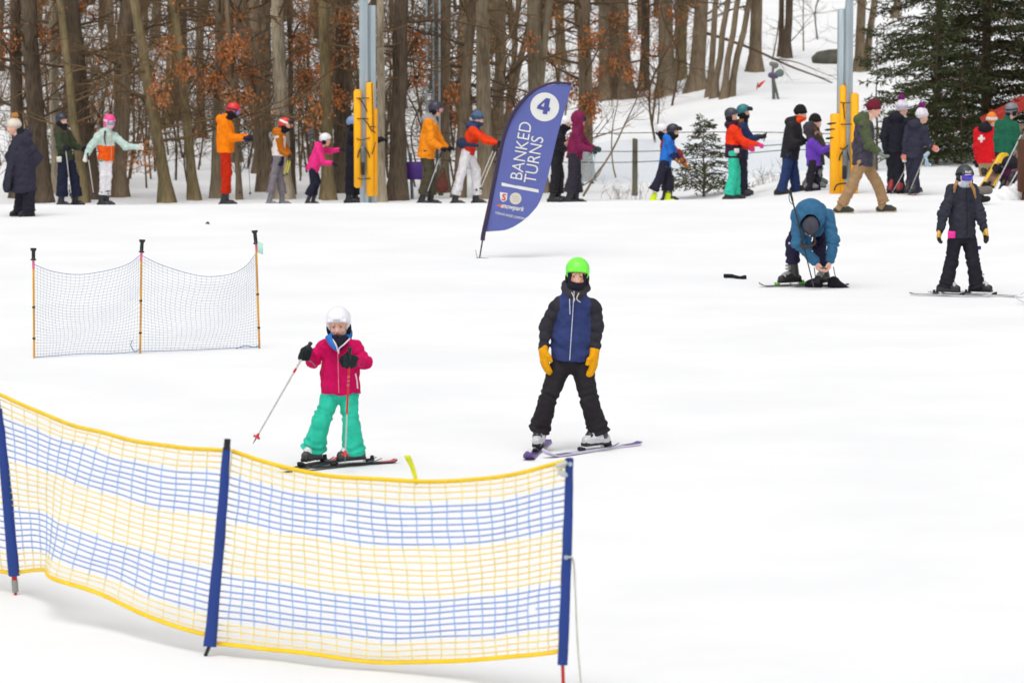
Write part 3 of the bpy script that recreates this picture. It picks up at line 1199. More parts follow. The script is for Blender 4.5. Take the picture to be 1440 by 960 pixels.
# scrap tied at the right-hand post, and the yellow ribbon on the top rope
tp = MB()
for a, b in (((783, 655), (797, 650)), ((786, 662), (797, 668))):
    tp.tube([W(*a, YC), W((a[0] + b[0]) / 2, (a[1] + b[1]) / 2 + 1, YC - .02), W(*b, YC)], [.014, .018, .012], 6)
tp.build('tape_wrap', pla(200, 205, 200, .4), fence)
yr = MB()
rp = [(586, 681, 2.5), (584, 670, 3), (580, 657, 3.6), (575, 646, 4.4), (572, 640, 4.8)]
uB = .53
Yr = YB * (1 - uB) + YC * uB + .09
P0 = np.array([W(x - w, y, Yr + .02 * math.sin(i)) for i, (x, y, w) in enumerate(rp)])
P1 = np.array([W(x + w, y, Yr + .02 * math.sin(i) + .012) for i, (x, y, w) in enumerate(rp)])
Vr = np.concatenate([P0, P1, P0 + [0, .003, 0], P1 + [0, .003, 0]])
n5 = 5
Fr = []
for i in range(4):
    Fr += [[i, i + 1, n5 + i + 1, n5 + i], [10 + i, 10 + n5 + i, 10 + n5 + i + 1, 10 + i + 1], [i, 10 + i, 10 + i + 1, i + 1], [n5 + i, n5 + i + 1, 15 + i + 1, 15 + i]]
Fr += [[0, 5, 15, 10], [4, 14, 19, 9]]
yr.add(Vr, Fr)
tag(yr.build('ribbon', mat('neon_ribbon', C(232, 240, 30, 1.0), rough=.4), None, W(586, 681, Yr)), 'neon yellow ribbon tied upright on the top rope of the striped net', 'ribbon')

# ------------------------------------------------------------------ small blue net with yellow poles
net2 = thing('safety_net', G(197, 497), 'thin blue mesh safety net on three yellow poles with black handles', 'safety net')
NTH = mat('thin_net_string', C(92, 130, 190), rough=.6, var=.1, bump=0)
NRP = mat('thin_net_rope', C(60, 110, 178), rough=.6, var=.1, bump=0)
YPOLE = mat('yellow_fibre_pole', C(236, 172, 40), rough=.45, var=.1, scale=5, bump=.05)
PINKT = pla(240, 110, 150, .5)
pl = [((47, 366), (48, 503)), ((199, 355), (197, 496)), ((360, 343), (365, 490))]
hg = [(47, 349), (200, 337), (358, 324)]
Yp = [G(48, 503)[1], G(197, 496)[1], G(365, 490)[1]]


def thin_net(name, top, bot, Y0, Y1, nr, nc, pinch):
    tp, bt = spline(top, 120), spline(bot, 120)
    def f(u, v):
        i = u * 119; a = int(min(118, i)); w = i - a
        t = tp[a] * (1 - w) + tp[a + 1] * w; b = bt[a] * (1 - w) + bt[a + 1] * w
        p = t * (1 - v) + b * v
        sag = 10 * math.sin(PI * u) * math.sin(PI * v) ** 1 * .9
        y = p[1] + sag * (1 - v) + 3 * math.sin(u * 7 + v * 9) * v * (1 - v) * 2 + pinch * math.exp(-((v - .5) / .12) ** 2) * (u if pinch < 0 else 0) ** 6
        x = p[0] + 2.5 * math.sin(v * 9 + u * 3) * math.sin(PI * u)
        return W(x, y, Y0 * (1 - u) + Y1 * u + .10 * math.sin(PI * u) * math.sin(PI * v) + .02 * math.sin(9 * u + 8 * v))
    mb = MB()
    us = np.linspace(0, 1, 46)
    for i in range(nr + 1):
        mb.tube([f(u, i / nr) for u in us], .0014 if 0 < i < nr else .0032, 3, 0 if 0 < i < nr else 1, cap=False)
    for c in range(nc + 1):
        mb.tube([f(c / nc, v) for v in np.linspace(0, 1, 30)], .0012, 3, 0, cap=False)
    return mb.build(name, [NTH, NRP], net2)


thin_net('net_panel', [(48, 372), (75, 382), (110, 386), (150, 380), (180, 371), (198, 358)], [(49, 502), (80, 500), (120, 497), (160, 497), (197, 494)], Yp[0], Yp[1], 31, 30, -8)
thin_net('net_panel', [(199, 359), (230, 374), (280, 388), (320, 386), (345, 374), (361, 355)], [(198, 494), (240, 493), (290, 491), (330, 489), (365, 488)], Yp[1], Yp[2], 31, 32, 0)
for (a, b), h_, Y_ in zip(pl, hg, Yp):
    p = bpy.data.objects.new('post', None); COL.objects.link(p); p.parent = net2
    o0 = np.array(net2.location)
    A_, B_, H_ = W(*a, Y_), W(*b, Y_), W(*h_, Y_)
    MB().tube([A_, B_ - [0, 0, .05]], .0115, 8).build('shaft', YPOLE, p, o0)
    d = unit(H_ - A_)
    MB().tube([A_ - d * .09, A_ + d * .01], .0135, 8).build('tape', PINKT, p, o0)
    MB().tube([A_ - d * .0, A_ + d * .012, A_ + d * .016, H_ - d * .03, H_ - d * .022, H_], [.03, .028, .019, .019, .03, .033], 10).build('handle', BLACKP, p, o0)
    cl = MB()
    for t in (.48, .80):
        c = A_ * (1 - t) + B_ * t
        cl.box(c, (.015, .015, .010), 0, None, .004)
    cl.build('net_clip', BLACKP, p, o0)
tgm = MB()
for q in range(3):
    c = W(362 + q * 2.5, 341 + q, Yp[2] - .03)
    tgm.box(c + [.012, 0, -.05], (.010, .004, .06), 0, None, .002)
tag(tgm.build('streamer', pla(190, 232, 214, .4), None, W(364, 350, Yp[2])), 'pale mint plastic streamer tied to a yellow net pole', 'streamer')
kn = MB()
kn.tube(spline([W(186, 478, Yp[1] - .02), W(184, 486, Yp[1] - .03), W(190, 494, Yp[1] - .02), W(197, 490, Yp[1])], 14), .004, 5)
kn.tube(spline([W(332, 490, Yp[2] - .05), W(345, 486, Yp[2] - .05), W(358, 488, Yp[2] - .03), W(366, 484, Yp[2])], 14), .004, 5)
kn.build('loose_rope', NRP, net2)

# ------------------------------------------------------------------ feather banner
gb = G(673, 363)
YB_ = gb[1]
ban = thing('feather_banner', gb, 'blue feather banner reading 4 BANKED TURNS on a leaning pole', 'banner')
bo = np.array(gb)
BBLUE = mat('banner_cloth', C(100, 110, 182, .86), rough=.6, var=.05, scale=3, bump=.12, bscale=6, sheen=.1)
BDARK = mat('banner_sleeve', C(62, 48, 78), rough=.6, var=.08)
BWHITE = mat('banner_print_white', C(244, 244, 240), rough=.6, var=.02, bump=0)


def pxl(px, py):
    p = W(px, py, YB_)
    return p[0], p[2]


def wave(x, z):
    return .018 * math.sin((x - bo[0]) * 7 + (z - bo[2]) * 2.2) + .01 * math.sin((z - bo[2]) * 6 + (x - bo[0]) * 3)


inner = [(682, 325), (690, 288), (697, 253), (704, 219), (712, 186), (723, 160), (739, 139), (757, 126), (779, 119), (803, 120)]
outer = [(684, 326), (712, 323), (733, 312), (748, 299), (759, 284), (768, 258), (775, 229), (784, 190), (795, 152), (804, 121)]
I_, O_ = spline(inner, 40), spline(outer, 40)
grid = []
nu = 16
for k in range(40):
    for q in range(nu + 1):
        p = I_[k] * (1 - q / nu) + O_[k] * (q / nu)
        x, z = pxl(*p)
        grid.append([x, YB_ + wave(x, z), z])
grid = np.array(grid)
N_ = len(grid)
Fb = []
for k in range(39):
    for q in range(nu):
        a = k * (nu + 1) + q
        Fb.append([a, a + 1, a + nu + 2, a + nu + 1])
        Fb.append([N_ + a, N_ + a + nu + 1, N_ + a + nu + 2, N_ + a + 1])
MB().add(np.vstack([grid, grid + [0, .003, 0]]), Fb).build('sail', BBLUE, ban)
slv = np.array([(680, 338), (682, 325), (690, 288), (697, 253), (704, 219), (712, 186), (723, 160), (739, 139), (757, 125), (779, 117), (805, 118)], float)
P = []
for p in spline(slv - [1.5, 0], 60):
    x, z = pxl(*p)
    P.append([x, YB_ + wave(x, z) * .3 - .002, z])
MB().tube(P, np.interp(np.linspace(0, 1, 60), [0, .6, 1], [.031, .026, .016]), 8).build('pole_sleeve', BDARK, ban)
a, b = pxl(679.5, 332), pxl(672.5, 364)
MB().tube([[a[0], YB_, a[1]], [b[0], YB_, b[1] - .1]], [.011, .008], 8).build('pole', BLACKP, ban)
sm = MB()
x, z = pxl(671, 362)
sm.tube([[x - .02, YB_ - .02, z + .10], [x, YB_, z], [x + .16, YB_ - .05, z - .01]], .005, 5).tube([[x, YB_ + .1, z + .0], [x, YB_ - .1, z + .0]], .005, 5)
sm.build('ground_stake', STEEL_D, ban)


def printed(name, text, px, py, ang, size, m, parent, weight=0.0, sx=1.0, shear=0.0, lift=.006, align='LEFT', pl_=None):
    cu = bpy.data.curves.new(name, 'FONT')
    cu.body = text
    cu.size = 1.0
    cu.offset = weight
    cu.align_x = align
    cu.extrude = .012
    ob = bpy.data.objects.new(name, cu)
    COL.objects.link(ob)
    dg = bpy.context.evaluated_depsgraph_get()
    me = bpy.data.meshes.new_from_object(ob.evaluated_get(dg))
    bpy.data.objects.remove(ob)
    co = np.empty(len(me.vertices) * 3, np.float32)
    me.vertices.foreach_get('co', co)
    co = co.reshape(-1, 3)
    ca, sa = math.cos(R(ang)), math.sin(R(ang))
    lx, lz = co[:, 0] * sx * size + co[:, 1] * shear * size, co[:, 1] * size
    x0, z0 = pxl(px, py)
    X = x0 + lx * ca - lz * sa
    Z = z0 + lx * sa + lz * ca
    Yv = np.array([YB_ + wave(x, z) for x, z in zip(X, Z)]) - lift - co[:, 2] * .1
    out = np.stack([X, Yv, Z], 1) - bo
    me.vertices.foreach_set('co', out.astype(np.float32).ravel())
    me.materials.clear()
    me.materials.append(m)
    me.update()
    return link(name, me, parent)


def disc(name, poly, m, parent, lift=.004):
    P = [pxl(*q) for q in poly]
    mb = MB()
    P = np.array(P); n = len(P); c = P.mean(0)
    rings = [P, c + (P - c) * .66, c + (P - c) * .33]
    V = []
    for r_ in rings:
        V += [[x, YB_ + wave(x, z) - lift, z] for x, z in r_]
    V.append([c[0], YB_ + wave(*c) - lift, c[1]])
    F = []
    for k in range(2):
        F += [[k * n + i, k * n + (i + 1) % n, (k + 1) * n + (i + 1) % n, (k + 1) * n + i] for i in range(n)]
    F += [[2 * n + i, 2 * n + (i + 1) % n, 2 * n + (i + 2) % n, 3 * n] for i in range(0, n, 2)]
    return mb.add(V, F).build(name, m, parent)


def circ(cx, cy, r, n=32):
    return [(cx + r * math.cos(i * 2 * PI / n), cy - r * math.sin(i * 2 * PI / n)) for i in range(n)]


disc('number_disc', circ(766, 150.5, 20.3), BWHITE, ban)
N4 = [[(500, 350), (335, 500), (400, 500), (470, 430)], [(500, 350), (470, 430), (455, 520), (548, 520)], [(500, 350), (548, 520), (564, 444), (580, 368)],
      [(335, 500), (322, 552), (445, 585), (455, 520)], [(335, 500), (455, 520), (427, 510), (400, 500)], [(455, 520), (445, 585), (530, 600), (548, 520)],
      [(445, 585), (430, 650), (515, 665), (530, 600)], [(548, 520), (530, 600), (565, 608), (578, 540)]]
nb4 = MB()
for q4 in N4:
    P4 = [pxl(731 + x / 13.52, 112 + y / 13.52) for x, y in q4]
    nb4.add([[x, YB_ + wave(x, z) - .009, z] for x, z in P4], [[0, 1, 2, 3]])
nb4.build('number', mat('banner_print_blue', C(84, 90, 168), rough=.6, var=.02, bump=0), ban)
printed('lettering', 'BANKED', 733.5, 255.0, 80.0, .240, BWHITE, ban, -.004, .865)
printed('lettering', 'TURNS', 752.8, 259.5, 80.0, .240, BWHITE, ban, -.004, .865)
disc('bar', [(705.3, 256.5), (757.5, 266.8), (757.5, 271.3), (705.3, 261.2)], BWHITE, ban)
RED = pla(208, 34, 40, .5)
disc('emblem', [(703, 270), (713.5, 271.5), (713, 280), (711, 282.5), (707.2, 284), (704.2, 281), (703.2, 277)][::-1] + [(703, 270.5)], BWHITE, ban)
printed('emblem_letter', 'S', 705.0, 281.0, -10, .125, RED, ban, .02, 1.0, 0, .008)
disc('emblem', circ(725, 279.2, 8.3, 24), mat('banner_seal', C(226, 222, 210), rough=.6, var=.02, bump=0), ban)
for q in range(3):
    disc('emblem_line', [(720 + q * .3, 275.2 + q * 3.2), (730 - q * .3, 276.6 + q * 3.2), (730 - q * .3, 277.4 + q * 3.2), (720 + q * .3, 276.0 + q * 3.2)], mat('banner_seal_ink', C(206, 190, 150), rough=.6, var=.02, bump=0), ban, .007)
disc('swoosh', [(697.5, 289.5), (703, 286.5), (707, 289.5), (712, 287.6), (712, 292.6), (705, 291.0)], mat('banner_swoosh', C(228, 120, 90), rough=.6, var=.02, bump=0), ban)
printed('lettering', 'snowpark', 703.8, 291.4, -10, .092, BWHITE, ban, .018, .86, .25, .007)
printed('lettering', 'TERRAIN BASED LEARNING', 695.8, 300.6, -11.5, .048, BWHITE, ban, .004, .74)

# ------------------------------------------------------------------ lift towers with yellow pads
PAD = mat('yellow_pad', C(255, 178, 0, 1.0), rough=.5, var=.06, scale=4, bump=.15, bscale=6)
STRAPM = pla(30, 30, 30, .6)


def tower(label, px, Y, spec, pads, straps, clamp):
    g = ground_at(px, Y)
    t = thing('lift_tower', g, label, 'lift tower')
    for nm, x0, x1, ytop, dy, dep in spec:
        a = W(x0, 200, Y + dy); b = W(x1, 200, Y + dy)
        zt = W(px, ytop, Y)[2] if ytop > 0 else 7.5
        w = (b[0] - a[0]) / 2
        mb = MB()
        zb = g[2] - .3
        cx = (a[0] + b[0]) / 2
        mb.box((cx, Y + dy, (zt + zb) / 2), (w, dep, (zt - zb) / 2), 0, None, .012)
        mb.box((cx, Y + dy - dep - .004, (zt + zb) / 2), (w * .28, .004, (zt - zb) / 2), 0)
        mb.build(nm, STEEL, t)
    for x0, x1, y0, y1, dy, dep in pads:
        a = W(x0, y0, Y + dy); b = W(x1, y1, Y + dy)
        zb = max(b[2], g[2] - .1)
        mb = MB()
        rot = np.eye(3)
        mb.box(((a[0] + b[0]) / 2, Y + dy, (a[2] + zb) / 2), ((b[0] - a[0]) / 2, dep, (a[2] - zb) / 2), 0, None, .03)
        V, F, M = mb.arrays()
        mb.build('pad', PAD, t)
    for pts, dy, r in straps:
        MB().tube(spline([W(x, y, Y + dy) for x, y in pts], 10), r, 6).build('strap', STRAPM, t)
    for x0, x1, y0, y1, dy, m in clamp:
        a, b = W(x0, y0, Y + dy), W(x1, y1, Y + dy)
        MB().box(((a[0] + b[0]) / 2, Y + dy, (a[2] + b[2]) / 2), ((b[0] - a[0]) / 2, .03, (a[2] - b[2]) / 2), 0, None, .008).build('clamp', m, t)
    return t


tower('steel lift tower with yellow pads beside the small child in hot pink', 514, 69.2,
      [('rail', 506, 518, -1, 0, .10), ('column', 517, 529, 8, .16, .12)],
      [(497.5, 508.5, 126, 264, -.06, .10), (515, 526, 116, 276, -.06, .10), (524, 531, 152, 276, .10, .12)],
      [([(501, 138), (508, 138.5), (519, 138)], -.175, .009), ([(505, 138), (511, 146), (516, 157)], -.17, .011), ([(502, 167), (510, 167), (518, 167)], -.175, .009),
       ([(511, 167), (517, 174), (522, 183), (528, 187)], -.175, .010), ([(501, 195), (508, 197), (520, 194)], -.175, .009), ([(509, 207), (505, 213), (503, 222)], -.175, .011),
       ([(512, 207), (517, 214), (520, 222)], -.175, .011), ([(503, 251), (509, 252), (521, 251)], -.175, .009), ([(523, 117), (524, 150), (525, 185)], -.175, .007), ([(519, 179), (524, 178), (529, 179)], -.175, .008),
       ([(528, 200), (526, 208), (523, 217)], -.175, .008)],
      [(507.5, 513, 205, 228, -.17, STEEL_D), (508, 513, 228, 246, -.165, BLACKP)])
tower('steel lift tower with yellow pads behind the person in camouflage jacket', 1186, 66.6,
      [('rail', 1188, 1198, -1, 0, .09), ('column', 1177, 1190, 13, .16, .12)],
      [(1168, 1182, 160, 274, .02, .12), (1181, 1188.5, 120, 250, -.04, .10), (1196, 1206, 131, 272, -.02, .12), (1182, 1188, 133, 273, .0, .10)],
      [([(1182, 144), (1189, 145), (1196, 144.5)], -.16, .009), ([(1186, 145), (1187, 157), (1188, 168)], -.16, .009), ([(1182, 175), (1190, 175), (1198, 175)], -.16, .010), ([(1181, 208), (1186, 210), (1193, 204)], -.16, .011),
       ([(1186, 212), (1182, 218), (1180, 226)], -.16, .013), ([(1190, 212), (1193, 219), (1194, 226)], -.16, .010), ([(1173, 268), (1177, 260), (1188, 258), (1193, 258)], -.17, .013)],
      [(1185, 1191, 211, 233, -.155, STEEL_D), (1184.5, 1190.5, 233, 252, -.155, BLACKP)])

# lattice mast among the trees
gm_ = ground_at(609, 74.5)
mast = thing('lattice_mast', gm_, 'slim grey steel lattice mast behind the skier in orange jacket', 'mast')
Ym = 74.5
a, b, c = W(600, 100, Ym), W(618, 100, Ym), W(609, 100, Ym)
lx, rx_, cx_ = a[0], b[0], c[0]
zb, zt = gm_[2] - .1, 9.0
legs_ = [(lx, Ym), (rx_, Ym), (cx_, Ym + .22)]
for x, y in legs_:
    MB().tube([[x, y, zb], [x, y, zt]], .021, 8).build('leg', STEEL, mast)
br = MB()
z = zb + .2
k = 0
while z < zt - .4:
    for (p, q) in ((0, 1), (1, 2), (2, 0)):
        p_, q_ = (p, q) if k % 2 else (q, p)
        br.tube([[*legs_[p_], z], [*legs_[q_], z + .38]], .007, 4)
        br.tube([[*legs_[p], z], [*legs_[q], z]], .007, 4)
    z += .38; k += 1
br.build('bracing', STEEL_D, mast)

# ------------------------------------------------------------------ rope fence and pale netting behind the queue
GPOST = mat('grey_green_post', C(112, 112, 92), rough=.85, var=.25, scale=10, bump=.4, bscale=40, stretch=(1, 1, .15))
rf = thing('rope_fence', ground_at(893, 73.6), 'wooden rope fence with dark cables behind the queue', 'fence')
Yf = 73.6
for px_, top_ in ((893, 195), (597, 222), (1228, 205)):
    g_ = ground_at(px_, Yf)
    t_ = W(px_, top_, Yf)
    MB().tube([[t_[0], Yf, g_[2] - .2], [t_[0], Yf, t_[2] - .02], [t_[0] + .004, Yf, t_[2]]], [.055 if px_ > 800 else .085, .052 if px_ > 800 else .08, .045 if px_ > 800 else .07], 10).build('post', GPOST, rf)
for dy_, pts in ((0, [(470, 186), (597, 186), (720, 190), (893, 187), (1060, 186), (1228, 190), (1300, 192)]), (0, [(470, 202), (560, 203), (640, 210), (760, 212), (893, 213), (1000, 210), (1110, 203), (1228, 200), (1300, 198)]),
                 (0, [(540, 222), (640, 226), (760, 228), (893, 228), (1000, 221), (1110, 211), (1228, 212)])):
    MB().tube(spline([W(x, y, Yf - .06) for x, y in pts], 40), .0085, 5).build('cable', pla(58, 58, 60, .6), rf)


def alpha_net(key, col, cell, frac, back=0.0):
    """woven fabric with real openings, small squares left out of the weave"""
    m = bpy.data.materials.new(key)
    m.use_nodes = True
    nt = m.node_tree
    b = nt.nodes['Principled BSDF']
    b.inputs['Base Color'].default_value = (*col, 1)
    b.inputs['Roughness'].default_value = .7
    out = nt.nodes['Material Output']
    tr = nt.nodes.new('ShaderNodeBsdfTransparent')
    mx = nt.nodes.new('ShaderNodeMixShader')
    tc = nt.nodes.new('ShaderNodeTexCoord')
    sp = nt.nodes.new('ShaderNodeSeparateXYZ')
    nt.links.new(tc.outputs['Object'], sp.inputs[0])
    res = []
    for ax in (0, 2):
        a_ = nt.nodes.new('ShaderNodeMath'); a_.operation = 'DIVIDE'; a_.inputs[1].default_value = cell
        nt.links.new(sp.outputs[ax], a_.inputs[0])
        f_ = nt.nodes.new('ShaderNodeMath'); f_.operation = 'FRACT'
        nt.links.new(a_.outputs[0], f_.inputs[0])
        l_ = nt.nodes.new('ShaderNodeMath'); l_.operation = 'LESS_THAN'; l_.inputs[1].default_value = frac
        nt.links.new(f_.outputs[0], l_.inputs[0])
        res.append(l_)
    mxm = nt.nodes.new('ShaderNodeMath'); mxm.operation = 'MAXIMUM'
    nt.links.new(res[0].outputs[0], mxm.inputs[0]); nt.links.new(res[1].outputs[0], mxm.inputs[1])
    nt.links.new(mxm.outputs[0], mx.inputs[0])
    nt.links.new(tr.outputs[0], mx.inputs[1]); nt.links.new(b.outputs[0], mx.inputs[2])
    nt.links.new(mx.outputs[0], out.inputs['Surface'])
    return m


PNET = alpha_net('pale_blue_weave', C(216, 228, 240, 1.0), .03, .22)
g0 = ground_at(1000, 74.6)
pn = MB()
topl = [(806, 206), (893, 196), (1000, 199), (1110, 197), (1255, 205)]
botl = [(806, 261), (893, 258), (1000, 256), (1110, 254), (1255, 252)]
tl, bl = spline(topl, 60), spline(botl, 60)
Vn = []
for a_, b_ in zip(tl, bl):
    for q in range(9):
        p_ = a_ * (1 - q / 8) + b_ * q / 8
        Vn.append(W(p_[0], p_[1], 74.6 + .06 * math.sin(p_[0] * .05) * math.sin(q / 8 * PI)))
Fn = [[i * 9 + q, i * 9 + q + 1, i * 9 + 9 + q + 1, i * 9 + 9 + q] for i in range(59) for q in range(8)]
tag(pn.add(Vn, Fn).build('netting', PNET, None, g0), 'pale blue safety netting strung along the snow behind the queue', 'netting')

# purple box on the fence post and the bag beside it
gp_ = W(583, 240, 72.8)
bx_ = thing('marker_sign', ground_at(585, 72.8), 'purple square sign on a grey post beside the queue', 'sign')
MB().box(gp_, (.19 * .98 * .92 * .85, .03, .17), 0, None, .01).build('panel', mat('purple_panel', C(82, 44, 132), rough=.5, var=.08), bx_)
g_ = ground_at(578, 72.9)
MB().tube([[W(580, 230, 72.9)[0], 72.9, g_[2] - .1], [W(577, 190, 72.9)[0], 72.9, W(577, 215, 72.9)[2]]], .03, 8).build('post', STEEL_D, bx_)
bg_ = thing('bag', W(620, 271, 73.0), 'dark red brown bag hung on a pale post behind the skier in orange jacket', 'bag')
gg = np.array(bg_.location)
sdf_obj('bag_body', bg_, [Cone('b', W(623, 246, 73) - gg, W(622, 262, 73) - gg, .05, .12, ((0, 1, 0), .6))], {'b': fab(112, 66, 58)}, .015, .02, disp=wrinkle(.008, 3, 20))
MB().tube([W(620, 232, 73.1), W(620, 275, 73.1)], .05, 8).build('post', WOOD_G, bg_)
MB().tube(spline([W(619, 243, 72.95), W(622, 236, 72.93), W(626, 243, 72.95)], 8), .008, 5).build('strap', BLACK, bg_)

# ------------------------------------------------------------------ hut, post, snow pile at the edge of the run
Yh = 73.0
gh = ground_at(1434, Yh)
hut = thing('hut', gh, 'small hut with red metal roof and cream plank wall behind the person in green puffer', 'hut')
SIDING = mat('cream_siding', C(168, 152, 132), rough=.7, var=.08, scale=4, bump=.1)
ROOFM = mat('red_metal_roof', C(176, 44, 30), rough=.45, var=.08, scale=3, bump=.1, bscale=8)
xw = W(1422, 200, Yh)[0]
zt_ = W(1430, 176, Yh)[2]
sd_ = MB()
nb = 13
hgt = zt_ - gh[2]
for i in range(nb):
    z0 = gh[2] - .1 + i * (hgt + .1) / nb
    hh = (hgt + .1) / nb
    sd_.box((xw + 2.2, Yh, z0 + hh / 2), (2.2, .03 + .0, hh / 2 - .004), 0, np.array([[1, 0, 0], [0, 1, -.08], [0, .08, 1.]]))
sd_.box((xw + 2.2, Yh + .45, gh[2] + hgt / 2), (2.17, .38, hgt / 2 - .01), 0)
sd_.build('wall', SIDING, hut, smooth=False)
# roof slopes up from its eave corner near the patroller
p0, p1 = W(1385, 168, Yh - .5), W(1440, 140, Yh - .5)
sl = (p1[2] - p0[2]) / (p1[0] - p0[0])
rf_ = MB()
L_ = 3.0
ang = math.atan(sl)
rot = np.array([[math.cos(ang), 0, -math.sin(ang)], [0, 1, 0], [math.sin(ang), 0, math.cos(ang)]])
c_ = np.array([p0[0], Yh - .1, p0[2]]) + rot @ np.array([L_ / 2, 0, -.09])
rf_.box(c_, (L_ / 2, .45, .09), 0, rot, .012)
for q in range(6):
    rf_.box(c_ + rot @ np.array([-L_ / 2 + .25 + q * .5, 0, .115]), (.02, .44, .016), 0, rot)
rf_.build('roof', ROOFM, hut, smooth=False)
MB().box((xw + .42, Yh - .04, W(1430, 182, Yh)[2] - .12), (.14, .03, .26), 0, None, .006).build('window', pla(236, 238, 236, .4), hut, smooth=False)
gpst = ground_at(1439, 64.5)
wp = thing('wooden_post', gpst, 'thick dark brown wooden post standing in the snow beside the snowboard', 'post')
z1, z0 = W(1440, 196, 64.5)[2], gpst[2] - .1
x0_ = W(1432, 240, 64.5)[0]
MB().box((x0_ + .18, 64.5, (z1 + W(1440, 270, 64.5)[2]) / 2), (.18, .12, (z1 - W(1440, 270, 64.5)[2]) / 2), 0, None, .02).build('board', WOOD_B, wp)
MB().box((x0_ + .22, 64.55, (W(1440, 270, 64.5)[2] + z0) / 2), (.14, .10, (W(1440, 270, 64.5)[2] - z0) / 2 - .003), 0, None, .02).build('base', WOOD_B, wp)
DIRTY = mat('dirty_snow', (.62, .60, .57), rough=.9, var=.35, scale=5, bump=.8, bscale=9, bdist=.05)
pp = ground_at(1416, 64.9)
def pile_disp(P):
    return .05 * np.sin(P[:, 0] * 9 + 2 * np.sin(P[:, 2] * 8)) * np.sin(P[:, 1] * 8 + 1) + .02 * np.sin(P[:, 0] * 27 + P[:, 2] * 31)
so_ = sdf_obj('snow_pile', None, [Ell('s', (0, 0, -.02), (.30, .3, .26)), Ell('s', (-.35, -.1, -.06), (.32, .3, .16)), Ell('d', (.12, .05, .0), (.2, .25, .24)), Ell('s', (-.7, .0, -.1), (.3, .3, .16))], {'s': SNOW, 'd': DIRTY}, .025, .12, disp=pile_disp)
so_.location = pp
tag(so_, 'lumpy dirty snow pile at the foot of the brown wooden post', 'snow pile')
# ------------------------------------------------------------------ woods
def bark(key, c1, c2, sc1=3.0):
    m = bpy.data.materials.new(key)
    m.use_nodes = True
    nt = m.node_tree
    b = nt.nodes['Principled BSDF']
    tc = nt.nodes.new('ShaderNodeTexCoord')
    mp = nt.nodes.new('ShaderNodeMapping'); mp.inputs['Scale'].default_value = (1, 1, .16)
    nt.links.new(tc.outputs['Object'], mp.inputs[0])
    v = nt.nodes.new('ShaderNodeTexVoronoi'); v.inputs['Scale'].default_value = 26
    n = nt.nodes.new('ShaderNodeTexNoise'); n.inputs['Scale'].default_value = sc1; n.inputs['Detail'].default_value = 6
    n2 = nt.nodes.new('ShaderNodeTexNoise'); n2.inputs['Scale'].default_value = 1.6; n2.inputs['Detail'].default_value = 4
    nt.links.new(mp.outputs[0], v.inputs['Vector']); nt.links.new(mp.outputs[0], n.inputs['Vector']); nt.links.new(tc.outputs['Object'], n2.inputs['Vector'])
    ad = nt.nodes.new('ShaderNodeMath'); ad.operation = 'MULTIPLY_ADD'
    ad.inputs[1].default_value = .35
    nt.links.new(v.outputs['Distance'], ad.inputs[0]); nt.links.new(n.outputs['Fac'], ad.inputs[2])
    r = nt.nodes.new('ShaderNodeValToRGB')
    r.color_ramp.elements[0].position = .38; r.color_ramp.elements[0].color = (*[c1[0] * 1.22, c1[1] * 1.24, c1[2] * 1.28], 1)
    r.color_ramp.elements[1].position = .82; r.color_ramp.elements[1].color = (*[c2[0] * 1.22, c2[1] * 1.24, c2[2] * 1.28], 1)
    nt.links.new(ad.outputs[0], r.inputs[0])
    mx = nt.nodes.new('ShaderNodeMixRGB'); mx.blend_type = 'MULTIPLY'; mx.inputs[0].default_value = .6
    r2 = nt.nodes.new('ShaderNodeValToRGB')
    r2.color_ramp.elements[0].position = .35; r2.color_ramp.elements[0].color = (.55, .55, .5, 1)
    r2.color_ramp.elements[1].position = .62; r2.color_ramp.elements[1].color = (1.0, 1.0, .96, 1)
    nt.links.new(n2.outputs['Fac'], r2.inputs[0])
    nt.links.new(r.outputs[0], mx.inputs[1]); nt.links.new(r2.outputs[0], mx.inputs[2])
    nt.links.new(mx.outputs[0], b.inputs['Base Color'])
    b.inputs['Roughness'].default_value = .9
    b.inputs['Specular IOR Level'].default_value = .15
    bp = nt.nodes.new('ShaderNodeBump'); bp.inputs['Strength'].default_value = .8; bp.inputs['Distance'].default_value = .03
    nt.links.new(ad.outputs[0], bp.inputs['Height']); nt.links.new(bp.outputs[0], b.inputs['Normal'])
    return m


BARK = {
    'dark': bark('bark_dark', C(60, 50, 42), C(106, 92, 77)),
    'brown': bark('bark_brown', C(88, 76, 61), C(140, 122, 101)),
    'olive': bark('bark_olive', C(90, 79, 57), C(140, 124, 92)),
    'pale': bark('bark_pale', C(118, 106, 90), C(182, 168, 144)),
    'grey': bark('bark_grey', C(96, 84, 69), C(144, 130, 108)),
}
TWIG = mat('twig_bark', C(98, 81, 64), rough=.9, var=.3, scale=2, bump=0, spec=.1)
TWIG_P = mat('twig_bark_pale', C(118, 97, 72), rough=.9, var=.3, scale=2, bump=0, spec=.1)
RUST = mat('rust_leaf', C(206, 132, 76), rough=.8, var=.4, scale=2.2, bump=0, spec=.08)
RUST2 = mat('rust_leaf_dull', C(176, 120, 82), rough=.75, var=.4, scale=2.2, bump=0, spec=.08)


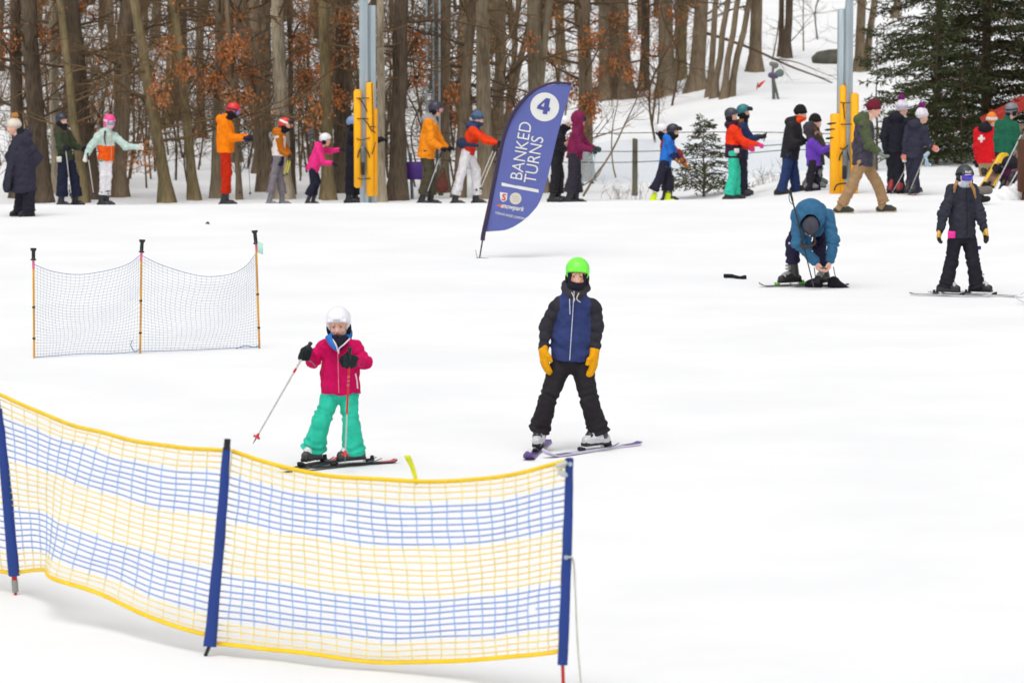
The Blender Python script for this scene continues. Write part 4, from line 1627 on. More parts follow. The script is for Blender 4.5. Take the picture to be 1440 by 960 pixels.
def branch(mb, rng, p, d, L, r, depth, m=0, droop=.0, twig=1.0):
    n = 5 if depth else 6
    pts = [p]
    dd = unit(d)
    for i in range(n):
        dd = unit(dd + np.array([rng.gauss(0, .16), rng.gauss(0, .16), rng.gauss(.02 - droop, .13)]))
        pts.append(pts[-1] + dd * L / n)
    mb.tube(pts, np.linspace(r, r * .35, n + 1), 4 if r > .012 else 3, m, cap=False)
    if depth > 0:
        k = int((3 + L * 2.2) * twig)
        for _ in range(k):
            t = rng.uniform(.2, 1)
            i = min(n - 1, int(t * n))
            q = pts[i] + (pts[i + 1] - pts[i]) * (t * n - i)
            s = unit(dd + np.array([rng.gauss(0, .8), rng.gauss(0, .8), rng.gauss(.1, .6)]))
            branch(mb, rng, q, s, L * rng.uniform(.3, .6), max(.0035, r * .42), depth - 1, m, droop, twig)
    return pts


def leaves(mb, rng, pts, n, spread, size=.075, m=(0, 1)):
    V, F, M = [], [], []
    for i in range(n):
        p = pts[rng.randrange(len(pts))] + np.array([rng.gauss(0, spread), rng.gauss(0, spread), rng.gauss(-.04, spread)])
        a = np.array([rng.gauss(0, .5), rng.gauss(0, .5), -1 + rng.gauss(0, .5)]); a = unit(a)
        b = unit(np.cross(a, [rng.gauss(0, 1), rng.gauss(0, 1), rng.gauss(0, .4)]))
        c = np.cross(a, b)
        s = size * rng.uniform(.6, 1.25)
        k = len(V)
        V += [p - b * s * .1, p + a * s * .5 - b * s * .42 + c * s * .2, p + a * s, p + a * s * .55 + b * s * .42 + c * s * .2]
        F.append([k, k + 1, k + 2, k + 3]); M.append(rng.choice(m))
    k0 = mb.n
    mb.add(V, F)
    mb.M[-1] = np.array(M)


def trunk_pts(g, top_px, Y, H, rng, bow=0.0):
    t = W(top_px, 0, Y)
    d = (t - g) / (t[2] - g[2])
    pts = []
    n = 16
    for i in range(n + 1):
        z = H * (i / n) ** 1.15
        lean = d * z if z < 5 else d * 5 + np.array([d[0] * .55, 0, 1]) * (z - 5)
        pts.append(g + lean + np.array([rng.gauss(0, .012) * (i > 0), rng.gauss(0, .02), 0]) + np.array([bow * math.sin(min(1, z / 4) * PI), 0, 0]))
    pts[0] = pts[0] - np.array([0, 0, .25])
    return np.array(pts)


def trunk_mesh(mb, pts, w, rng, m=0, sides=12):
    z = pts[:, 2] - pts[0][2]
    r = w / 2 * (1 - .055 * z)
    r = np.maximum(r, w * .12) + w * .38 * np.exp(-z / .28)
    k = mb.n
    mb.tube(pts, r, sides, m, cap=False)
    V = mb.V[-1]
    ph = rng.uniform(0, 6)
    th = np.tile(np.arange(sides) * 2 * PI / sides, len(pts))
    zz = np.repeat(z, sides)
    c = np.repeat(pts, sides, axis=0)
    lob = 1 + .09 * np.sin(th * 3 + ph + zz * .4) + .05 * np.sin(th * 5 + zz * 2.1 + ph * 2) + .22 * np.exp(-zz / .3) * np.sin(th * 4 + ph)
    mb.V[-1] = c + (V - c) * lob[:, None]


BASE_Y = {850: 141, 873: 138, 905: 128, 936: 133, 980: 127, 996: 136, 1004: 138, 1016: 139, 1026: 136, 1061: 101, 1099: 80, 1107: 82, 1210: 101, 1216: 100}    # where the photo shows a trunk meet the snow


def tree(label, xb, xt, wpx, Y, tone, group=None, H=11, nb=14, clusters=(), seed=None, name='tree', forks=(), low=.9, bl=(1.0, 2.4), extra=(), bow=0, nrand=0):
    rng = random.Random(seed if seed is not None else int(xb * 7 + wpx))
    if xb < 770 and Y < 79.6: Y -= 4.2
    if xb in BASE_Y: Y = G(xb, BASE_Y[xb])[1]
    nb = max(4, int(nb * .85))
    nrand = nrand or (.3 if clusters else .1)
    g = ground_at(xb, Y)
    t = thing(name, g, label, 'tree', group)
    w = wpx / FPX * Y
    tr = MB()
    pts = trunk_pts(g, xt, Y, H, rng, bow)
    trunk_mesh(tr, pts, w, rng)
    for (z0, dx, ww, topx) in forks:         # a second stem that leaves the first
        i = np.argmin(np.abs(pts[:, 2] - g[2] - z0))
        tt = W(topx, 0, Y)
        s = pts[i]
        d = (tt - s) / (tt[2] - s[2])
        fp = np.array([s + d * q + np.array([rng.gauss(0, .01), rng.gauss(0, .02), 0]) for q in np.linspace(0, H - z0 - 1, 12)])
        tr.tube(fp, np.linspace(ww / FPX * Y / 2, ww / FPX * Y / 5, 12), 10, cap=False)
    tr.build('trunk', BARK[tone], t)
    cr = MB()
    lv = MB()
    for i in range(nb):
        z = rng.uniform(low, 4.6) if i < nb * .7 else rng.uniform(4.6, H * .95)
        k = np.interp(z, pts[:, 2] - g[2], np.arange(len(pts)))
        a = int(min(len(pts) - 2, k))
        p = pts[a] + (pts[a + 1] - pts[a]) * (k - a)
        an = rng.uniform(0, 2 * PI)
        d = np.array([math.cos(an), math.sin(an) * .7, rng.uniform(-.15, .6)])
        L = rng.uniform(*bl) * (1 if z < 5 else .9)
        bp = branch(cr, rng, p, d, L, min(.03, w * .13), 2 if z < 4.6 else 1, 0, .02)
        if nrand and rng.random() < nrand:
            leaves(lv, rng, bp[2:], rng.randint(25, 70), .16)
    for (cx, cy, rx, ry, n) in clusters:
        c = W(cx, cy, Y + rng.uniform(-.7, .5))
        # limb from the trunk to the leaves
        zi = np.argmin(np.abs(pts[:, 2] - (c[2] - .5)))
        s = pts[max(1, zi)]
        mid = (s + c) / 2 + np.array([0, 0, .15])
        cr.tube(spline([s, mid, c], 10), np.linspace(.03, .012, 10), 5, cap=False)
        tips = []
        RX, RY = rx / FPX * Y, ry / FPX * Y
        for q in range(int(7 + n / 40)):
            e = c + np.array([rng.gauss(0, RX * .55), rng.gauss(0, RX * .5), rng.gauss(0, RY * .5)])
            m_ = (c + e) / 2 + np.array([0, 0, rng.uniform(-.03, .1)])
            P = spline([s + (c - s) * rng.uniform(.6, 1), m_, e], 6)
            cr.tube(P, np.linspace(.009, .004, 6), 3, cap=False)
            tips += list(P[3:])
        leaves(lv, rng, tips, int(n * 1.5), .085, .062)
    for e in extra:                          # limbs drawn in the photo: pixel polylines, base radius
        P = spline([W(q[0], q[1], Y + (q[2] if len(q) > 2 else 0)) for q in e[0]], 18)
        cr.tube(P, np.linspace(e[1], e[1] * .3, 18), 6, cap=False)
        for q in range(e[2]):
            i = rng.randrange(4, 17)
            branch(cr, rng, P[i], unit(P[min(17, i + 1)] - P[i - 1]) + np.array([0, rng.gauss(0, .4), rng.gauss(0, .5)]), rng.uniform(.3, .9), .008, 1)
    if cr.n: cr.build('crown', TWIG if tone in ('dark', 'brown') else TWIG_P, t)
    if lv.n: lv.build('leaves', [RUST, RUST2], t, smooth=False)
    return t


T = tree
T('broad dark trunk rising behind the woman in the long navy coat', 58, 38, 27, 76.5, 'dark', clusters=[(52, 45, 22, 16, 120)])
T('narrow dark trunk close beside the broad one behind the navy coat', 28, 20, 19, 78, 'dark', clusters=[(4, 58, 12, 12, 60)])
T('pale barked tree just above the skier in the black helmet', 80, 73, 14, 79.5, 'pale', nb=10)
T('slim tan tree leaning behind the skier in dark green jacket', 119, 84, 13, 76.2, 'olive', nb=9)
T('thick dark tree between the dark green and the mint jacket skiers', 128, 98, 30, 77.5, 'dark', clusters=[(102, 12, 22, 14, 110)], nb=12)
T('thick olive brown tree directly behind the pink helmet skier', 164, 180, 26, 78, 'brown', nb=12, clusters=[(215, 95, 14, 14, 50)])
T('leaning mossy trunk beside the outstretched arm in mint sleeve', 237, 188, 17, 76, 'olive', nb=14, clusters=[(228, 128, 18, 22, 130), (240, 60, 20, 14, 80)])
T('slim mossy trunk leaning beyond the mossy leaning trunk', 276, 246, 14, 76.8, 'olive', nb=14, clusters=[(262, 95, 18, 20, 110)])
T('straight grey brown trunk just behind the orange jacketed skier', 304, 309, 15, 77.4, 'grey', nb=14, clusters=[(306, 30, 26, 18, 170), (300, 112, 26, 22, 230), (318, 70, 20, 16, 120)])
T('thin stem rising behind the orange skier boots', 337, 318, 8, 77.0, 'brown', nb=10, clusters=[(334, 62, 22, 20, 170), (345, 138, 22, 16, 150)])
T('big brown trunk leaning over the space before the brown jacketed child', 380, 336, 24, 79.5, 'brown', nb=12, clusters=[(352, 100, 18, 20, 120)])
T('second big brown trunk crossing close behind the leaning one', 372, 356, 22, 81, 'brown', nb=10)
T('pale grey straight trunk above the child with the red helmet', 401, 390, 21, 77.2, 'pale', nb=9, clusters=[(425, 62, 18, 20, 150)])
T('thin nearly black trunk touching the pale grey straight one', 412, 407, 8, 78.5, 'dark', nb=8, clusters=[(436, 110, 24, 24, 240), (430, 30, 18, 16, 110)])
T('tan grey trunk directly above the small child in hot pink', 462, 455, 18, 77, 'olive', nb=9, clusters=[(450, 150, 14, 18, 80)])
T('wide dark trunk between hot pink child and yellow padded tower', 480, 481, 26, 79, 'dark', nb=10, clusters=[(482, 80, 24, 30, 280), (490, 28, 18, 18, 130), (478, 135, 16, 20, 110)])
T('pale narrow trunk half hidden by the yellow padded tower', 536, 534, 13, 76.4, 'pale', nb=7)
T('dark straight trunk between yellow tower and lattice mast', 558, 564, 25, 76.8, 'dark', nb=12, clusters=[(587, 55, 12, 30, 150), (590, 105, 10, 22, 110)])
T('brown trunk behind the lattice mast', 622, 629, 17, 79, 'brown', nb=11, clusters=[(640, 130, 10, 28, 150), (636, 165, 8, 16, 70)], extra=[(((630, 85), (650, 78), (668, 66)), .03, 3)])
T('leaning brown trunk close above the skier in red and navy', 643, 664, 17, 77.5, 'brown', nb=10)
T('pale streaked trunk above the skier in white trousers', 682, 679, 23, 77.0, 'grey', nb=10, extra=[(((684, 60), (640, 88), (600, 98)), .03, 3)])
T('brown straight trunk beside the pale streaked trunk', 700, 704, 18, 80, 'brown', nb=10)
T('thin brown trunk leaning across the gap beside the banner', 695, 752, 10, 81, 'brown', nb=7, extra=[(((712, 110), (760, 62), (812, 36)), .045, 4)])
T('second thin trunk leaning the same way beside the banner', 706, 730, 9, 82, 'brown', nb=6)
T('stout brown trunk just behind the top of the banner', 757, 752, 25, 79, 'grey', nb=10, forks=[(1.8, 0, 13, 772)], clusters=[(745, 55, 10, 12, 40)])
T('very thin stem standing beyond the banner tip', 787, 785, 5, 84, 'brown', nb=5, clusters=[(775, 80, 10, 12, 60)])
T('brown trunk rising behind the person in maroon hood', 822, 821, 22, 78.5, 'brown', nb=13, clusters=[(806, 120, 12, 18, 110), (832, 55, 20, 20, 190), (826, 148, 18, 20, 190), (812, 175, 12, 14, 90)])
T('brown trunk on the slope beyond the maroon hood', 850, 848, 16, 84, 'brown', nb=12, clusters=[(852, 95, 24, 22, 260), (860, 28, 20, 18, 150), (850, 155, 18, 12, 180), (835, 125, 16, 16, 150)])
T('widest of the brown trunks above the blue jacket child', 873, 869, 32, 86, 'brown', nb=14, clusters=[(884, 62, 24, 26, 330), (872, 20, 20, 16, 160), (895, 102, 22, 16, 170)], extra=[(((880, 90), (905, 86), (925, 100), (955, 112)), .035, 4)])
T('slim dark trunk standing between two wider ones on the slope', 905, 908, 14, 88, 'dark', nb=9, clusters=[(918, 18, 20, 20, 170)])
T('grey flared trunk with rusty leaves round its foot', 936, 935, 23, 85, 'grey', nb=11, clusters=[(928, 60, 18, 20, 190), (924, 142, 16, 14, 190), (945, 20, 14, 14, 120), (922, 165, 8, 8, 50), (900, 130, 16, 14, 120)])
T('brown trunk first of the clump up the snowy slope', 980, 988, 22, 92, 'brown', nb=7, low=1.8, extra=[(((985, 45), (1010, 52), (1060, 70), (1110, 93), (1150, 108), (1182, 122)), .05, 6), (((1085, 82), (1120, 88), (1150, 100), (1180, 112)), .02, 2)])
for i, (xb, xt, w_, Y_, lb) in enumerate(((996, 1008, 9, 91, 'slender leaning stem standing against the brown clump trunk'), (1004, 1024, 9, 92, 'slender stem in the middle of the leaning clump'), (1016, 1038, 9, 92.5, 'slender stem leaning most in the clump'), (1026, 1054, 9, 91.5, 'outermost slender stem of the leaning clump facing the open snow'))):
    T(lb, xb, xt, w_, Y_, 'brown', nb=5, low=2, bl=(.6, 1.4))
T('stout brown trunk with the grey snow machine at its foot', 1061, 1063, 18, 98, 'brown', nb=7, low=1.6)
T('narrow trunk of the twin pair beyond the snow machine', 1099, 1099, 8, 102, 'dark', nb=5, low=1.2)
T('wider trunk of the twin pair beyond the snow machine', 1107, 1109, 11, 103, 'dark', nb=6, low=1.2, extra=[(((1110, 60), (1122, 48), (1134, 30)), .02, 3)])
T('dark trunk just beyond the second yellow padded tower', 1210, 1212, 14, 100, 'brown', nb=6, low=1.3)
T('thinner trunk leaning off the dark one beyond the second tower', 1216, 1231, 10, 100.5, 'brown', nb=6, low=1.3)
T('faint thin trunk showing above the dark spruces', 1258, 1262, 9, 120, 'brown', nb=5, low=1.5)

# young curved stems in front of the slope
sp_ = thing('sapling', ground_at(822, 72.2), 'bare curved sapling leaning over the snow beside the person in maroon hood', 'tree')
mb = MB()
for pl_, r_ in ((((820, 276), (838, 246), (850, 230), (864, 206), (880, 172), (893, 145), (905, 115)), .026), (((866, 250), (862, 232), (860, 205), (862, 175), (868, 148), (872, 115)), .016), (((818, 262), (840, 248), (848, 232)), .014)):
    P = spline([W(x, y, 72.2) for x, y in pl_], 24)
    mb.tube(P, np.linspace(r_, r_ * .45, 24), 6, cap=False)
mb.build('stem', BARK['brown'], sp_)
rng = random.Random(5)
mb = MB()
for q in range(9):
    p = W(rng.uniform(855, 900), rng.uniform(110, 190), 72.2)
    branch(mb, rng, p, [rng.gauss(0, 1), rng.gauss(0, .4), .6], rng.uniform(.3, .7), .008, 1)
mb.build('crown', TWIG_P, sp_)

# thin trees deeper in: six shapes, copied
rng = random.Random(77)
protos = []
for k in range(6):
    t_ = thing('tree', (0, 0, 0), 'thin bare tree deep in the brown wood', 'tree', 'thin bare trees deep in the wood')
    tr, cr, lv = MB(), MB(), MB()
    pts = np.array([[rng.gauss(0, .03) + .05 * (k - 2.5) * z * .4, rng.gauss(0, .03), z] for z in np.linspace(-.3, 10, 14)])
    trunk_mesh(tr, pts, rng.uniform(.16, .34), rng, sides=8)
    for i in range(20):
        z = rng.uniform(.6, 5) if i < 15 else rng.uniform(5, 9)
        p = np.array([np.interp(z, pts[:, 2], pts[:, 0]), 0, z])
        an = rng.uniform(0, 2 * PI)
        bp = branch(cr, rng, p, [math.cos(an), math.sin(an), rng.uniform(-.1, .7)], rng.uniform(.8, 2.2), .02, 2 if z < 5 else 1)
        if k % 2 == 0 and rng.random() < .35 and z < 5.5:
            leaves(lv, rng, bp[2:], 40, .15, .08)
    tr.build('trunk', BARK[('dark', 'brown', 'grey', 'brown', 'olive', 'dark')[k]], t_, np.zeros(3))
    cr.build('crown', TWIG if k % 3 else TWIG_P, t_, np.zeros(3))
    if lv.n: lv.build('leaves', [RUST, RUST2], t_, np.zeros(3), smooth=False)
    protos.append(t_)


def copy_tree(o, loc, rz, s):
    c = o.copy(); COL.objects.link(c)
    c.location = loc; c.rotation_euler = (0, 0, rz); c.scale = (s, s, s)
    for ch in o.children:
        d = ch.copy(); COL.objects.link(d); d.parent = c
    return c


spots = []
while len(spots) < 54:
    px_ = rng.uniform(-40, 960)
    Y_ = rng.uniform(83, 138)
    if px_ > 780 and Y_ < 100: continue
    spots.append((px_, Y_))
for i, (px_, Y_) in enumerate(spots):
    g_ = ground_at(px_, Y_)
    s_ = rng.uniform(.85, 1.2)
    if i < 6:
        protos[i].location = g_; protos[i].scale = (s_,) * 3
    else:
        copy_tree(protos[i % 6], g_, rng.uniform(0, 2 * PI), s_)
# thin saplings and brush between the front trunks
sprotos = []
for k in range(5):
    t_ = thing('sapling', (0, 0, 0), 'thin bare sapling among the front trunks of the wood', 'tree', 'thin bare saplings among the front trunks')
    st_, tw = MB(), MB()
    P = spline([[0, 0, -.15], [rng.gauss(0, .1), rng.gauss(0, .1), 1.0], [rng.gauss(0, .3), rng.gauss(0, .2), 2.2], [rng.gauss(0, .6), rng.gauss(0, .3), 3.6]], 16)
    st_.tube(P, np.linspace(.026, .007, 16), 6, cap=False)
    for q in range(20):
        i = rng.randrange(2, 15)
        branch(tw, rng, P[i], [rng.gauss(0, 1), rng.gauss(0, 1), rng.uniform(0, 1)], rng.uniform(.4, 1.1), .009, 1, 0, 0, 1.3)
    st_.build('stem', TWIG if k % 2 else TWIG_P, t_, np.zeros(3)); tw.build('crown', TWIG if k % 2 else TWIG_P, t_, np.zeros(3))
    sprotos.append(t_)
sap = [(rng.uniform(-10, 720), rng.uniform(76, 88)) for _ in range(95)] + [(rng.uniform(720, 960), rng.uniform(82, 96)) for _ in range(7)] + [(1130, 108), (1150, 112), (1085, 105), (1190, 96)]
for i, (px_, Y_) in enumerate(sap):
    g_ = ground_at(px_, Y_)
    if i < 5:
        sprotos[i].location = g_
    else:
        copy_tree(sprotos[i % 5], g_, rng.uniform(0, 2 * PI), rng.uniform(.7, 1.25))

# far wood: one brown mass of stems and twigs higher on the hill
mb = MB()
for i in range(430):
    px_ = rng.uniform(-80, 985) if i < 360 else rng.uniform(985, 1500)
    Y_ = rng.uniform(118, 185) if px_ < 985 else rng.uniform(150, 200)
    if px_ > 985 and rng.random() < .55: continue
    g_ = ground_at(px_, Y_)
    l_ = rng.gauss(0, .06)
    H_ = rng.uniform(4, 9)
    P = np.array([g_ + [l_ * z + rng.gauss(0, .04), 0, z] for z in np.linspace(-.2, H_, 6)])
    mb.tube(P, np.linspace(rng.uniform(.05, .14), .03, 6), 5, cap=False)
    for q in range(7):
        k = rng.randrange(1, 5)
        d = np.array([rng.gauss(0, 1), rng.gauss(0, 1), rng.uniform(-.1, 1)])
        branch(mb, rng, P[k] + (P[k + 1] - P[k]) * rng.random(), d, rng.uniform(.7, 2.0), .014, 1, 0)
far = mb.build('far_wood', TWIG, None, np.array([0, 150, gz(0, 150)]))
tag(far, 'hazy brown mass of bare stems and twigs up the hill', 'woods', None, 'stuff')

# brush low down behind the queue
mb = MB()
for i in range(300):
    px_ = rng.uniform(-20, 560) if i < 265 else rng.uniform(560, 980)
    Y_ = rng.uniform(80, 104) if px_ < 700 else rng.uniform(96, 112)
    g_ = ground_at(px_, Y_)
    for q in range(3):
        branch(mb, rng, g_ - [0, 0, .05], [rng.gauss(0, .5), rng.gauss(0, .5), 1], rng.uniform(.6, 2.6), .009, 1, 0, 0, .9)
br_ = mb.build('undergrowth', TWIG_P, None, np.array([0, 88, 0]))
tag(br_, 'tangle of thin bare brush on the snow below the trunks', 'undergrowth', None, 'stuff')

# ------------------------------------------------------------------ spruces
NEED = {
    'dark': mat('spruce_needles_dark', (.036, .044, .020), rough=.85, var=.4, scale=3, bump=0, spec=.08),
    'mid': mat('spruce_needles', (.050, .066, .028), rough=.85, var=.4, scale=3, bump=0, spec=.08),
    'olive': mat('spruce_needles_olive', (.078, .076, .036), rough=.85, var=.4, scale=3, bump=0, spec=.08),
    'fresh': mat('spruce_needles_fresh', (.070, .092, .040), rough=.85, var=.35, scale=3, bump=0, spec=.08),
}


def spruce(label, px_, Y, H, rad, mats, seed, dens=1.0, z0=.35, wtr=None, sparse=0.0, droop=.25, up0=.15, nsz=1.0, whorl=.30, pw=.8):
    rng = random.Random(seed)
    g = ground_at(px_, Y)
    t = thing('spruce', g, label, 'tree')
    tr = MB()
    r0 = (wtr or .022 * H) / 2
    zs = np.linspace(-.2, H, 12)
    tr.tube(np.array([g + [rng.gauss(0, .01), rng.gauss(0, .01), z] for z in zs]), np.maximum(.006, r0 * (1 - .97 * np.clip(zs / H, 0, 1))), 8, cap=False)
    tr.build('trunk', BARK['dark'], t)
    bm, V, F, M = MB(), [], [], []
    z = z0
    while z < H - .05:
        frac = 1 - z / H
        n = max(3, int((4 + 4 * frac) * dens))
        a0 = rng.uniform(0, 6.28)
        for i in range(n):
            if rng.random() < sparse: continue
            an = a0 + i * 2 * PI / n + rng.gauss(0, .25)
            L = rad * (frac ** pw) * rng.uniform(.7, 1.12) + .06
            out = np.array([math.cos(an), math.sin(an), 0])
            s = g + [0, 0, z + rng.gauss(0, .05)]
            P = spline([s, s + out * L * .4 + [0, 0, L * (up0 - droop * .4)], s + out * L * .8 + [0, 0, L * (up0 - droop)], s + out * L + [0, 0, L * (up0 - droop * .9)]], 9)
            bm.tube(P, np.linspace(.016 * (L / 1.5 + .3), .004, 9), 3, cap=False)
            side = np.cross(out, [0, 0, 1])
            m = max(5, int(L / .085))
            for q in range(m):
                u = .15 + .85 * (q + rng.random()) / m
                k = min(7, int(u * 8)); p = P[k] + (P[k + 1] - P[k]) * (u * 8 - k)
                for sg in (-1, 1):
                    l = (L * .33 * (1.1 - u) + .10) * rng.uniform(.6, 1.2)
                    dd = unit(out * .75 + side * sg * rng.uniform(.5, 1.1) + np.array([0, 0, rng.uniform(-.45, .1)]))
                    c = max(2, int(l / .07))
                    for w in range(c):
                        pp_ = p + dd * l * (w + rng.random() * .5) / c
                        e = unit(dd + np.array([rng.gauss(0, .5), rng.gauss(0, .5), rng.gauss(-.1, .45)]))
                        nl = .115 * nsz * rng.uniform(.7, 1.3)
                        b_ = unit(np.cross(e, [rng.gauss(0, 1), rng.gauss(0, 1), rng.gauss(0, 1)])) * .016 * nsz
                        kk = len(V)
                        V += [pp_ - b_ * .4, pp_ + e * nl * .5 - b_, pp_ + e * nl, pp_ + e * nl * .5 + b_]
                        F.append([kk, kk + 1, kk + 2, kk + 3]); M.append(0 if rng.random() < .7 else 1)
        z += whorl * rng.uniform(.75, 1.2) * (.6 + .6 * frac)
    bm.build('crown', TWIG, t)
    mb = MB().add(V, F); mb.M[-1] = np.array(M)
    mb.build('needles', [NEED[k] for k in mats], t, smooth=False)
    return t


spruce('tall dark spruce with a bare brown lower trunk behind the patroller', 1386, 79, 12, 2.7, ('dark', 'olive'), 1, 1.25, .6, .24, .08)
spruce('bright green young spruce beside the dark jacketed couple', 1316, 76.5, 3.4, 1.15, ('mid', 'fresh'), 2, 1.4, .1, None, .0, .12, .22)
spruce('tall olive spruce beyond the red roofed hut', 1462, 80, 12, 2.5, ('dark', 'olive'), 3, 1.05, .4, .24, .16)
spruce('sparse grey green spruce with open boughs beyond the bright green one', 1318, 88, 11, 2.0, ('dark', 'olive'), 4, .85, 1.5, .2, .22)
spruce('small thin spruce just behind the person in camouflage jacket', 1232, 74, 2.6, .55, ('mid', 'olive'), 5, .8, .1, None, .3, .1, .25)
spruce('low dark spruce between the dark couple and the patroller', 1352, 76, 2.4, 1.1, ('dark', 'mid'), 6, 1.1, .05, None, .1, .15, .2)
spruce('small open spruce standing alone on the snow beside the blue jacket child', 990, 72.6, 1.50, .80, ('mid', 'olive'), 7, 1.1, .06, .05, .1, .12, .28, .85, .125, 1.15)

# boulder, snow machine, red flag, brush tuft on the slope
bd = ground_at(1166, 104)
o_ = sdf_obj('boulder', None, [Ell('r', (0, 0, .1), (.44, .4, .26)), Ell('r', (.25, .1, .1), (.35, .3, .22))], {'r': mat('dark_rock', C(92, 90, 80), rough=.9, var=.3, scale=4, bump=.6, bscale=8)}, .04, .15, disp=wrinkle(.03, 8, 9))
o_.location = bd
tag(o_, 'dark rounded boulder on the snowy slope just beyond the second tower', 'boulder')
sm_ = thing('snow_machine', ground_at(1090, 93.5), 'small grey and purple snow machine on a thin stand by the stout trunk', 'machine')
so0 = np.array(sm_.location)
Ysm = 93.5
MB().tube([so0 + [-.03, 0, -.05], W(1087, 104, Ysm)], .04, 8).tube([so0 + [.09, 0, -.05], W(1087, 108, Ysm)], .03, 8).tube([so0 + [-.03, .15, -.05], W(1087, 108, Ysm)], .03, 8).build('stand', mat('grey_green_paint', C(100, 106, 96), rough=.6), sm_)
sdf_obj('motor', sm_, [Cone('a', W(1084, 106, Ysm) - so0, W(1091, 107, Ysm) - so0,   .075, .07)], {'a': pla(92, 74, 110, .5)}, .02, .02)
sdf_obj('drum', sm_, [Cone('a', W(1094, 104, Ysm) - so0, W(1097, 103, Ysm) - so0, .08, .10)], {'a': mat('teal_grey_paint', C(104, 124, 116), rough=.6)}, .02, .02)
sdf_obj('nozzle_ring', sm_, [Cone('a', W(1085, 90, Ysm) - so0, W(1091, 92, Ysm) - so0, .06, .075), Cone('a', W(1088, 92, Ysm) - so0, W(1086, 104, Ysm) - so0, .035, .035)], {'a': mat('mid_grey_paint', C(126, 126, 124), rough=.6)}, .02, .02)
fl_ = thing('marker_flag', ground_at(1066, 90.5), 'little red marker flag on the slope below the stout trunk', 'flag')
MB().tube([W(1064, 126, 90.5), W(1066, 116, 90.5)], .012, 6).build('stick', STEEL_D, fl_)
P = [W(1063, 122, 90.5), W(1068, 124, 90.5), W(1077, 113, 90.5), W(1071, 115, 90.5)]
MB().add(P + [p + [0, .02, 0] for p in P], [[0, 1, 2, 3], [4, 7, 6, 5], [0, 4, 5, 1], [1, 5, 6, 2], [2, 6, 7, 3], [3, 7, 4, 0]]).build('cloth', pla(226, 52, 40, .6), fl_)
gx = thing('utility_box', ground_at(437, 80), 'small blue grey utility box on a post between the trunks', 'box')
MB().box(W(437, 186, 80), (.13, .06, .16), 0, None, .015).build('case', mat('blue_grey_paint', C(124, 132, 144), rough=.6), gx)
MB().tube([W(437, 195, 80), np.array(gx.location) - [0, 0, .1]], .03, 8).build('post', STEEL_D, gx)
# dry weeds poking out of the snow
mb = MB()
rng = random.Random(12)
for px_, n in ((1070, 14), (865, 10), (880, 8), (900, 8), (1100, 6), (1085, 6)):
    for i in range(n):
        g_ = ground_at(px_ + rng.gauss(0, 3 if px_ == 1070 else 7), 72.5)
        branch(mb, rng, g_ - [0, 0, .03], [rng.gauss(0, .25), rng.gauss(0, .25), 1], rng.uniform(.15, .5), .004, 1, 0, 0, .8)
tag(mb.build('dry_weeds', TWIG_P, None, ground_at(980, 72.5)), 'dry weeds poking out of the snow by the small spruce', 'weeds', None, 'stuff')
# ------------------------------------------------------------------ everyone, measured from the photo
NAVY = fab(44, 48, 78); DNAVY = fab(34, 36, 54); MINT = fab(48, 196, 168); WHITE_P = pla(236, 236, 238, .3); SNOWP = fab(236, 236, 240)
LENS_D = pla(40, 40, 60, .12); ORANGE = fab(255, 134, 8); BOOTK = pla(44, 44, 48, .4); BOOTG = pla(120, 122, 128, .4)
Q = 'people waiting along the rope'


def dist_at(px, py):
    return G(px, py)[1]


# woman in long coat
d = dist_at(33, 304)
person('woman in long open navy coat and cream pompom hat, hands in pockets', d, 33, -62, (19, 179, -66, 2, 0), (31, 193), (32, 236), 270,
       ((14, 218), (16, 238)), ((53, 222), (41, 240, -.05)), ((30, 272), (28, 298)), ((41, 272), (40, 298)),
       dict(st=1.0, jc=fab(54, 51, 66), twl=.24, twu=.19, flat=.85, sw=.15, ar=1.12, ring=.12, sring=.13, hood='down', pc=fab(40, 38, 50), bell=.105, pr=1.1, bc=BLACKP, gc=BLACK, nohand='RL', hat='beanie', hc=fab(226, 214, 198), beanie_h=.105, pom=fab(188, 138, 78),
            front=(.07, fab(28, 40, 54), -.04), sole=0, flap=[((20, 205, -.1), (9, 262, -.12), .10, .12)], bs=.9, collar=True, cc=BLACK, vx=.0135), None)
# dark green jacket
Yq = 70.0
i2 = person('skier in dark green jacket, navy trousers and black helmet holding a white pole', Yq, 98, 62, (87, 170, 62, 4, 0), (88, 185), (92, 222), 226,
       ((84, 205, -.16), (91, 207, -.24)), ((106, 206), (115, 209)), ((88, 250), (87, 276)), ((104, 250), (107, 276)),
       dict(st=.98, jc=fab(62, 70, 52), pc=fab(34, 38, 58), pr=1.12, bell=.115, bc=BOOTK, gc=BLACK, hat='helmet', hc=pla(46, 48, 62, .3), gaiter=BLACK, hood='down', hoodc=fab(78, 66, 54), poseL='relax'), Q)
patch(i2, 'lift_ticket', fab(226, 222, 204), i2['J']((83, 224, -.22)), (.045, .006, .05), np.array([0, -1, 0.]))
pole('white ski pole in the dark mitten of the dark green skier', i2['org'] + i2['J']((91.5, 203, -.25)), W(100.5, 279, Yq - .3), pla(214, 212, 206, .4), None)
